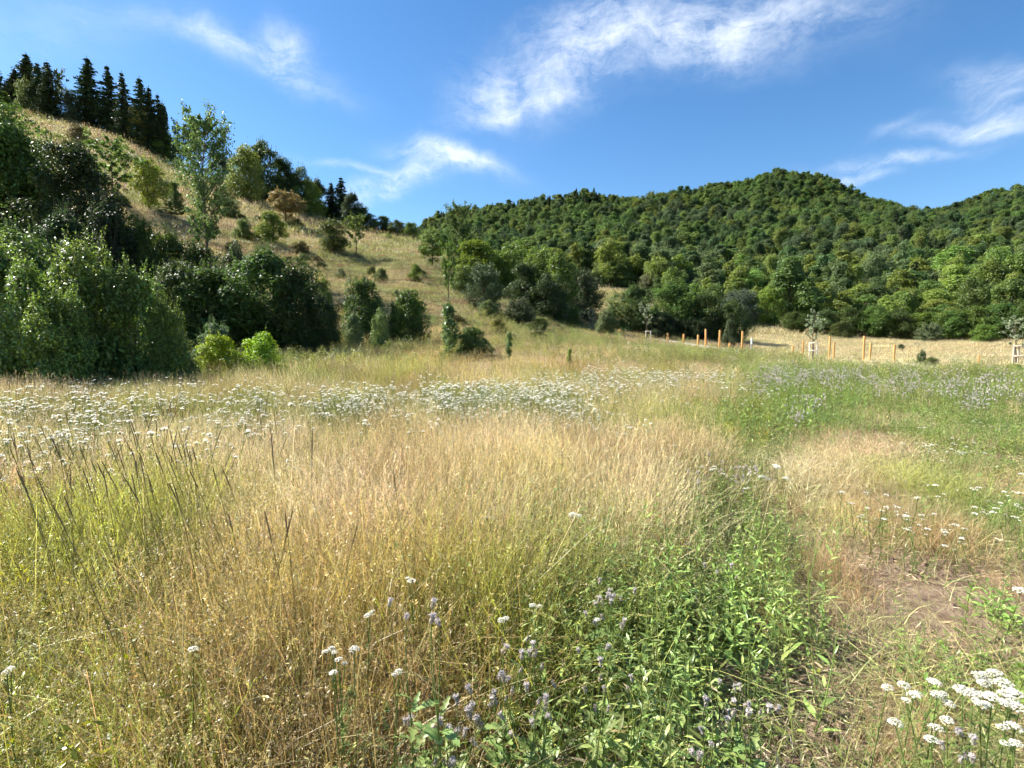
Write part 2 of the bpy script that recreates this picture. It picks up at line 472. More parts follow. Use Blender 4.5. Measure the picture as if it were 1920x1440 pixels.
def ground_material():
    m, N, L = new_mat('ground')
    out = N.new('ShaderNodeOutputMaterial'); pb = N.new('ShaderNodeBsdfPrincipled'); L.new(pb.outputs[0], out.inputs[0])
    tc = N.new('ShaderNodeTexCoord')
    def noise(s, d=6, r=.6):
        n = N.new('ShaderNodeTexNoise'); n.inputs['Scale'].default_value = s; n.inputs['Detail'].default_value = d
        n.inputs['Roughness'].default_value = r; L.new(tc.outputs['Object'], n.inputs['Vector']); return n.outputs[0]
    def ramp(src, els):
        c = N.new('ShaderNodeValToRGB'); e = c.color_ramp.elements
        e[0].position, e[0].color = els[0][0], (*els[0][1], 1); e[1].position, e[1].color = els[-1][0], (*els[-1][1], 1)
        for p, col in els[1:-1]:
            k = e.new(p); k.color = (*col, 1)
        L.new(src, c.inputs[0]); return c.outputs[0]
    def mix(f, a, b, mode='MIX'):
        n = N.new('ShaderNodeMixRGB'); n.blend_type = mode
        if isinstance(f, float): n.inputs[0].default_value = f
        else: L.new(f, n.inputs[0])
        L.new(a, n.inputs[1]); L.new(b, n.inputs[2]); return n.outputs[0]
    soil = ramp(noise(9, 8, .7), [(.3, (.20, .13, .085)), (.5, (.37, .26, .18)), (.72, (.55, .42, .30))])
    dry = ramp(noise(.22, 8, .65), [(.28, (.10, .11, .035)), (.45, (.20, .18, .075)), (.58, (.32, .26, .125)), (.75, (.42, .33, .18))])
    dry2 = ramp(noise(1.6, 8, .7), [(.25, (.45, .45, .42)), (.7, (1.25, 1.2, 1.15))])
    dry = mix(1.0, dry, dry2, 'MULTIPLY')
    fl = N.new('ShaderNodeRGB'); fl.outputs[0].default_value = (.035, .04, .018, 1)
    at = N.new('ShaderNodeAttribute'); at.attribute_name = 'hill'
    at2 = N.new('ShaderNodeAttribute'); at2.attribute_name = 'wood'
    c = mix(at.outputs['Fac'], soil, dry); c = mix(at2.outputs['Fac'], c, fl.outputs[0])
    L.new(c, pb.inputs['Base Color']); pb.inputs['Roughness'].default_value = .95; pb.inputs['Specular IOR Level'].default_value = .15
    bp = N.new('ShaderNodeBump'); bp.inputs['Strength'].default_value = 1.0; bp.inputs['Distance'].default_value = .06
    L.new(noise(22, 12, .8), bp.inputs['Height']); L.new(bp.outputs[0], pb.inputs['Normal'])
    return m

def edge_y(px):   # where the wood begins, by column
    return np.interp(px, [640, 700, 760, 830, 900, 1100, 1180, 1300, 1400, 1450, 1600, 1750, 1920, 2300, 3400],
                     [178, 158, 132, 118, 118, 116, 106, 98, 95, 90, 80, 72, 64, 60, 60])

def make_ground():
    ti = np.linspace(-0.92, 0.92, 420); to = np.linspace(0.92, 2 * math.pi - 0.92, 90)[1:-1]
    th = np.concatenate([ti, to])
    r = np.concatenate([[0.0], np.exp(np.linspace(math.log(.3), math.log(2500), 330))])
    R, TH = np.meshgrid(r[1:], th, indexing='ij')
    X = R * np.sin(TH); Yy = R * np.cos(TH)
    Z = ground_z(X.ravel(), Yy.ravel())
    V = np.stack([X.ravel(), Yy.ravel(), Z], 1)
    nr, nth = R.shape
    i, j = np.meshgrid(np.arange(nr - 1), np.arange(nth), indexing='ij'); j2 = (j + 1) % nth
    Q = np.stack([i * nth + j, (i + 1) * nth + j, (i + 1) * nth + j2, i * nth + j2], -1).reshape(-1, 4)
    V = np.vstack([V, [[0, 0, gz(0.01, 0.01)]]])
    c = len(V) - 1
    jj = np.arange(nth)
    T = np.stack([np.full(nth, c), jj, (jj + 1) % nth], 1)
    x, y = V[:, 0], V[:, 1]
    rr = np.hypot(x, y)
    hill = np.clip((rr - 24) / 8, 0, 1)
    px = 960 + F * x / np.maximum(y, .1)
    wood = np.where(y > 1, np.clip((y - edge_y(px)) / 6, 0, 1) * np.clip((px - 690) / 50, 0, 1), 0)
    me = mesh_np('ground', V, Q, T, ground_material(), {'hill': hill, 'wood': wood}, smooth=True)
    o = obj('ground', me); tag(o, kind='structure', label='meadow ground rising into a dry grassy hillside and wooded hills')
make_ground()

# path
def make_path():
    P = [(1225, 645), (1250, 648), (1400, 664), (1500, 672), (1560, 677), (1740, 685), (1920, 694), (2200, 705)]
    Yt = [56.5, 55, 48, 44, 42, 36.5, 31.5, 26]
    xs = np.array([ray(p[0], p[1])[0] * y for p, y in zip(P, Yt)]); ys = np.array(Yt, float)
    t = np.linspace(0, len(P) - 1, 260); k = np.arange(len(P))
    cx = np.interp(t, k, xs); cy = np.interp(t, k, ys)
    ker = np.ones(25) / 25
    cx[12:-12] = np.convolve(cx, ker, 'valid'); cy[12:-12] = np.convolve(cy, ker, 'valid')
    d = unit(np.stack([np.gradient(cx), np.gradient(cy)], 1)); nrm = np.stack([-d[:, 1], d[:, 0]], 1)
    offs = [-1.5, -1.45, -.7, 0, .7, 1.45, 1.5]; dz = [-.25, .07, .09, .10, .09, .07, -.25]
    V = []
    for o_, z_ in zip(offs, dz):
        x = cx + nrm[:, 0] * o_; y = cy + nrm[:, 1] * o_
        V.append(np.stack([x, y, ground_z(cx, cy) + z_ ], 1))
    V = np.stack(V, 1); n, m_ = V.shape[:2]
    i, j = np.meshgrid(np.arange(n - 1), np.arange(m_ - 1), indexing='ij')
    Q = np.stack([i * m_ + j, i * m_ + j + 1, (i + 1) * m_ + j + 1, (i + 1) * m_ + j], -1).reshape(-1, 4)
    o = obj('path', mesh_np('path', V.reshape(-1, 3), Q, None, M_PATH, smooth=False)); tag(o, kind='structure', label='pale gravel path running past the timber posts')
    return cx, cy
PATH = make_path()

# ------------------------------------------------------------------ tree prototypes: each gives (trunk mesh, crown mesh, H, W)
def env(t, shape):
    if shape == 'round': return np.sin(np.pi * np.clip(t, 0, 1) ** 0.8) ** 0.55
    if shape == 'cone': return (1 - t) ** 0.75 * np.clip(t * 6, 0, 1) ** .5
    if shape == 'dome': return np.clip(1 - np.clip(t, 0, 1) ** 3.4, 0, 1) ** 0.5 * (0.85 + .15 * np.clip(t * 3, 0, 1))
    if shape == 'column': return np.clip(1 - t ** 5, 0, 1) ** .5 * (.7 + .3 * np.sin(t * 9) ** 2)
    if shape == 'egg': return np.sin(np.pi * np.clip(t, 0, 1) ** 0.6) ** 0.7

def broadleaf(name, H, W, cb, nclump, nleaf, ls, seed, shape='round', shoots=0, mat=None, trunk_r=None, asp=.62, rcf=.17, lobes=0, upn=.35):
    rng = np.random.default_rng(seed)
    mb = MB(); tb = MB()
    mat = mat or M_FOL
    t = rng.random(nclump) ** .85
    phi = rng.random(nclump) * 2 * np.pi
    lob = 1 + .18 * np.sin(phi * 2 + rng.random() * 6) + .12 * np.sin(phi * 3 + t * 5)
    rad = W / 2 * env(t, shape) * lob
    rc = W * rcf * (.5 + 1.0 * rng.random(nclump) ** 1.3) * (1 - .15 * t)
    rr = np.maximum(rad - rc * .8, 0) * (rng.random(nclump) ** .35)
    C = np.stack([np.cos(phi) * rr, np.sin(phi) * rr, cb * H + (H * (1 - cb) - rc * .7) * t + rc * .3 * (1 - t)], 1)
    if lobes:
        tl = np.linspace(.12, .92, lobes) + rng.normal(size=lobes) * .05; pl = np.arange(lobes) * 2.4 + rng.random() * 6.28 + rng.normal(size=lobes) * .3
        Rl = W * rng.uniform(.20, .31, lobes) * (1.1 - .25 * tl)
        el = env(np.clip(tl, 0, .97), shape) * W / 2
        rl = np.maximum(el - Rl, 0) * rng.uniform(.6, 1.2, lobes)
        CL = np.stack([np.cos(pl) * rl, np.sin(pl) * rl, cb * H + (1 - cb) * H * tl], 1); CL[:, 2] = np.minimum(CL[:, 2], H - Rl * .8)
        li = rng.choice(lobes, nclump, p=Rl ** 2 / (Rl ** 2).sum())
        dd = unit(rng.normal(size=(nclump, 3)) + np.array([0, 0, .45]) + .5 * unit(CL[li] - np.array([0, 0, H * .4])))
        rc = Rl[li] * rng.uniform(.25, .6, nclump)
        C = CL[li] + dd * (Rl[li] * rng.uniform(.3, .95, nclump))[:, None]
        C[:, 2] = np.clip(C[:, 2], rc * .5 + cb * H * .5, H)
        kq = rng.choice(nclump, nclump // 8); C[kq] = C[kq] * np.array([.5, .5, 1])
    w = rc ** 2; w /= w.sum()
    ci = rng.choice(nclump, nleaf, p=w)
    d = unit(rng.normal(size=(nleaf, 3)) + np.array([0, 0, .35]) + .35 * unit(C[ci] - np.array([0, 0, H * .5])))
    dist = rc[ci] * (.55 + .55 * rng.random(nleaf) ** .6)
    P = C[ci] + d * dist[:, None] * np.array([1, 1, .85])
    P[:, 2] = np.maximum(P[:, 2], .03)
    nn = unit(d * .8 + rng.normal(size=(nleaf, 3)) * .6 + np.array([0, 0, upn]))
    leaves(mb, P, nn, ls * (.6 + .8 * rng.random(nleaf)), asp, rng)
    # shoots sticking out of the crown
    for _ in range(shoots):
        c = rng.integers(nclump); base = C[c]
        dr = unit(unit(base - np.array([0, 0, H * .35])) * .6 + np.array([0, 0, .8]) + rng.normal(size=3) * .2)
        ln = rc[c] * (1.0 + .8 * rng.random()) + W * rng.uniform(.02, .09)
        k = int(9 + 9 * rng.random()); s = np.linspace(.3, 1, k)
        pts = base + dr * (s * ln)[:, None]
        tube(tb, curve_pts(base, base + dr * ln, rng.normal(size=3) * .04, 4), [.008 * W / 3, .006 * W / 3, .004 * W / 3, .002 * W / 3], 3)
        lf = ls * (1.15 - .5 * s)
        out = unit(rng.normal(size=(k, 3)) + np.array([0, 0, -.2]))
        leaves(mb, pts + out * lf[:, None] * .5, unit(np.cross(out, rng.normal(size=(k, 3))) + np.array([0, 0, 1.2])), lf, asp, rng, tdir=out)
    # trunk and limbs
    tr = trunk_r or H * .018
    ht = cb * H + (1 - cb) * H * .72
    nt_ = 9; zz = np.linspace(-.3, ht, nt_)
    wob = np.cumsum(rng.normal(size=(nt_, 2)) * H * .006, 0); wob[0] = 0
    tp = np.stack([wob[:, 0], wob[:, 1], zz], 1)
    if cb > .03:
        tube(tb, tp, tr * (1.25 - 1.05 * np.linspace(0, 1, nt_)), 7)
    for c in rng.choice(nclump, min(nclump, 22), replace=False):
        h0 = (.5 + .35 * rng.random()) * C[c, 2]
        if cb > .03:
            h0 = max(h0, cb * H * .55); b0 = np.array([np.interp(h0, zz, tp[:, 0]), np.interp(h0, zz, tp[:, 1]), min(h0, ht * .95)])
        else:
            b0 = np.array([*(rng.normal(size=2) * W * .06), -.1])
        r0 = tr * .5
        tube(tb, curve_pts(b0, C[c], [0, 0, -.06 * H * rng.random()], 5), r0 * np.linspace(1, .25, 5), 4)
    return tb.mesh(name + '_wood', M_BARK), mb.mesh(name + '_leaves', mat), H, W

def spruce(name, H, W, seed, nt=26, dens=1.0, bare=.06):
    rng = np.random.default_rng(seed); mb = MB(); tb = MB()
    tube(tb, np.stack([np.zeros(6), np.zeros(6), np.linspace(-.3, H * .98, 6)], 1), H * .014 * np.linspace(1.2, .1, 6), 6)
    for i in range(nt):
        t = (i + .5 * rng.random()) / nt
        z = H * (bare + (1 - bare) * t * .985)
        L_ = W / 2 * (1 - t) ** .72 * (.7 + .5 * rng.random()) + .15
        nb = int(9 + 8 * (1 - t))
        for j in range(nb):
            a = rng.random() * 6.283; l = L_ * (.7 + .5 * rng.random())
            dr = np.array([math.cos(a), math.sin(a), 0])
            tip = np.array([0, 0, z]) + dr * l + np.array([0, 0, -l * (.28 - .35 * t) * (.6 + .8 * rng.random())])
            k = max(5, int(l * 9 * dens)); s = (np.arange(k) + rng.random(k)) / k
            base = np.array([0, 0, z + l * .04])
            P = base * (1 - s)[:, None] + tip * s[:, None]
            P[:, 2] += -l * .10 * np.sin(s * np.pi) 
            side = np.cross(dr, [0, 0, 1.])
            sg = rng.choice([-1, 1], k)
            wd = (.42 - .25 * s) * (.5 + .5 * min(1, l))
            td = dr * .7 + side * sg[:, None] * (.7) + np.array([0, 0, -.35])
            Pn = P + side * (sg * wd * .35)[:, None]
            leaves(mb, Pn, unit(np.array([0, 0, 1.]) + rng.normal(size=(k, 3)) * .45), .72 * (.6 + .6 * rng.random(k)) * (H / 15) ** .5, .42, rng, tdir=td)
        
    k = 12; s = np.linspace(0, 1, k)
    leaves(mb, np.stack([np.zeros(k), np.zeros(k), H * (.93 + .08 * s)], 1), rng.normal(size=(k, 3)) * np.array([1, 1, .2]), .4, .25, rng, tdir=np.tile([0, 0, 1.], (k, 1)) + rng.normal(size=(k, 3)) * .3)
    return tb.mesh(name + '_wood', M_BARK), mb.mesh(name + '_needles', M_NEEDLE), H, W

def feather(name, H, W, seed, n=9000):
    rng = np.random.default_rng(seed); mb = MB(); tb = MB()
    nb = 120
    for i in range(nb):
        t = rng.random() ** .9; a = rng.random() * 6.283
        r = W / 2 * env(np.array([t * .95]), 'dome')[0] * (.7 + .4 * rng.random())
        z = H * t * .93
        b0 = np.array([0, 0, z * .55]); tip = np.array([math.cos(a) * r, math.sin(a) * r, max(.1, z + .05 * H * rng.normal())])
        tip[2] = min(tip[2], H)
        tube(tb, curve_pts(b0, tip, [0, 0, .04 * H], 4), W * .006 * np.array([1, .8, .5, .2]), 3)
        k = n // nb; s = .35 + .68 * rng.random(k) ** .7
        P = b0 + (tip - b0) * s[:, None] + rng.normal(size=(k, 3)) * W * .035
        dr = unit(tip - b0)
        leaves(mb, P, rng.normal(size=(k, 3)), W * .075 * (.6 + .7 * rng.random(k)), .2, rng, tdir=dr + rng.normal(size=(k, 3)) * .6 + np.array([0, 0, .2]))
    tube(tb, [[0, 0, -.2], [0, 0, H * .4], [0, 0, H * .85]], [W * .03, W * .02, W * .004], 6)
    return tb.mesh(name + '_wood', M_BARK), mb.mesh(name + '_needles', M_NEEDLE), H, W

def airy(name, H, W, seed, nb=42, ls=.2, perb=150, cb=.12, up=.9, mat=None, rmin=.14, twig=10):
    rng = np.random.default_rng(seed); mb = MB(); tb = MB()
    zz = np.linspace(-.3, H * .97, 10); wob = np.cumsum(rng.normal(size=(10, 2)) * H * .006, 0); wob[0] = 0
    tp = np.stack([wob[:, 0], wob[:, 1], zz], 1)
    tube(tb, tp, H * .012 * np.linspace(1.2, .12, 10), 6)
    for i in range(nb):
        t = cb + (1 - cb) * (i + rng.random()) / nb * .93
        z0 = H * t; b0 = np.array([np.interp(z0, zz, tp[:, 0]), np.interp(z0, zz, tp[:, 1]), z0])
        tt = (t - cb) / (1 - cb)
        l = W / 2 * (np.sin(np.pi * (tt * .85 + .12)) ** .8) * (.6 + .55 * rng.random()) + rmin
        a = i * 2.4 + rng.normal() * .4
        dr = np.array([math.cos(a), math.sin(a), up * (.7 + .6 * rng.random())])
        tip = b0 + dr * l
        bp = curve_pts(b0, tip, [0, 0, -.08 * l], 6)
        tube(tb, bp, H * .0038 * np.linspace(1, .2, 6), 4)
        for q in range(twig):
            s = .25 + .75 * rng.random(); p = b0 + (tip - b0) * s
            td = unit(unit(dr) + rng.normal(size=3) * .55); tl = l * (.16 + .22 * rng.random())
            tube(tb, [p, p + td * tl * .5, p + td * tl], H * .0012 * np.array([1, .7, .3]), 3)
            k = perb // twig; ss = rng.random(k)
            P = p + td * (tl * (.2 + .95 * ss))[:, None] + rng.normal(size=(k, 3)) * tl * .2
            leaves(mb, P, unit(rng.normal(size=(k, 3)) + np.array([0, 0, .5])), ls * (.6 + .8 * rng.random(k)), .6, rng)
    return tb.mesh(name + '_wood', M_BARK), mb.mesh(name + '_leaves', mat or M_FOL), H, W

PROTO = {}
def reg(kind, *items): PROTO[kind] = list(items)
reg('wood', *[broadleaf('forest_tree', 12, 8 - .4 * (i % 3), .16, 90, 10000, .36, 100 + i, 'round' if i % 2 else 'egg', lobes=9 + 2 * (i % 4)) for i in range(6)])
reg('edge', *[broadleaf('edge_tree', 8, 7, .03, 110, 13500, .24, 200 + i, ['dome', 'round', 'egg', 'dome'][i], shoots=70, lobes=14 + 2 * i, upn=.6) for i in range(4)])
reg('bush', *[broadleaf('bush', 3, 3.2, .0, 100, 11500, .125, 300 + i, 'dome', shoots=110, lobes=13 + 2 * i, upn=.7) for i in range(4)])
reg('hedge', *[broadleaf('hedge_bush', 4.8, 4.8, .0, 160, 17000, .155, 350 + i, 'dome', shoots=260, lobes=15 + 2 * i, upn=1.0) for i in range(3)])
reg('hazel', *[broadleaf('hazel_bush', 3.9, 4.2, .0, 190, 17000, .135, 400 + i, 'dome', shoots=420, mat=M_FOL_NEAR, asp=.72, lobes=15 + 3 * i, upn=1.3) for i in range(3)])
reg('small', *[broadleaf('small_tree', 6, 5, .16, 60, 7500, .2, 500 + i, 'round', shoots=50, lobes=10 + i) for i in range(3)])
reg('bigdark', *[broadleaf('dense_tree', 11, 8, .0, 220, 30000, .22, 550 + i, 'dome', shoots=100, lobes=24 + 3 * i, upn=.6) for i in range(2)])
reg('spruce', *[spruce('spruce_tree', 15, 6.6, 600 + i, nt=34) for i in range(4)])
reg('feather', *[feather('juniper', 4.5, 3.6, 700 + i, 13000) for i in range(2)])
reg('airy', airy('airy_tree', 14, 7, 801, nb=70, ls=.25, perb=210))
reg('sapling', airy('sapling', 5, 1.6, 811, nb=18, ls=.15, perb=60, cb=.35, up=.9, rmin=.1, twig=5), airy('sapling', 5, 1.6, 812, nb=14, ls=.16, perb=55, cb=.4, up=1.2, rmin=.1, twig=5))
reg('thin', airy('thin_tree', 7, 3.4, 821, nb=30, ls=.22, perb=150, cb=.3, up=.7, twig=8), airy('thin_tree', 7, 3.6, 822, nb=26, ls=.22, perb=160, cb=.22, up=1.0, twig=8))
reg('column', broadleaf('column_sapling', 2.8, 1.0, .0, 34, 1500, .14, 831, 'column', shoots=45, mat=M_FOL_NEAR, rcf=.24))
reg('conebush', *[broadleaf('cone_tree', 7, 4.8, .0, 60, 9000, .22, 860 + i, 'cone', shoots=70, rcf=.15) for i in range(2)])

GREEN = (.055, .095, .022); DGREEN = (.032, .062, .018); LGREEN = (.10, .155, .028); YGREEN = (.15, .185, .03)
OLIVE = (.10, .12, .03); BLUEG = (.045, .078, .036); DARK = (.032, .056, .026); RUST = (.135, .115, .045)
FGREEN = (.048, .082, .022)

COUNT = {}
def place_tree(kind, x, y, H, W, color, label, cat, group=None, name=None, var=None, zoff=0.0, rz=None):
    lst = PROTO[kind]; k = (COUNT.get(kind, 0) if var is None else var) % len(lst); COUNT[kind] = COUNT.get(kind, 0) + 1
    wood, crown, h0, w0 = lst[k]
    nm = name or {'bush': 'shrub', 'hedge': 'shrub', 'hazel': 'hazel_shrub', 'feather': 'juniper_shrub', 'spruce': 'spruce_tree', 'column': 'leafy_sapling',
                  'sapling': 'sapling', 'conebush': 'young_tree'}.get(kind, 'broadleaf_tree')
    e = bpy.data.objects.new(nm, None); e.empty_display_size = .3; link(e)
    e.location = (x, y, gz(x, y) + zoff - .05)
    e.rotation_euler = (0, 0, random.random() * 6.283 if rz is None else rz)
    e.scale = (W / w0, W / w0, H / h0)
    shrub = False if nm in ('broadleaf_tree',) else kind in ('bush', 'hedge', 'hazel', 'feather')
    obj('stems' if shrub else 'trunk', wood, e)
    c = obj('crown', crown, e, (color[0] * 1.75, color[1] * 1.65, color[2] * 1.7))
    tag(e, label, cat, group)
    return e

def put(kind, px, ytop, w, col, label, base=None, Y=None, cat=None, group=None, var=None, name=None, rz=None):
    """place by photograph pixel: column px, top row ytop, width w; either the row where it meets the ground or its distance"""
    if base is not None:
        x, Yd, z = hit(px, base)
    else:
        Yd = Y; x = ray(px, 640)[0] * Yd
    zt = z_at(px, ytop, Yd)
    x = ray(px, ytop)[0] * Yd * .5 + ray(px, base or 640)[0] * Yd * .5 if base is None else x
    H = max(.4, zt - gz(x, Yd)) + .05
    W = w * Yd / F
    cat = cat or ('shrub' if kind in ('bush', 'hedge', 'hazel', 'feather') or name == 'shrub' or 'shrub' in label.split(' in ')[0].split(' before ')[0].split(' behind ')[0].split(' under ')[0] or 'bush' in label.split()[:6] else 'tree')
    if cat == 'shrub' and name is None and kind in ('edge', 'small'): name = 'shrub'
    return place_tree(kind, x, Yd, H, W, col, label, cat, group, var=var, name=name, rz=rz)
# SECTION-TREES

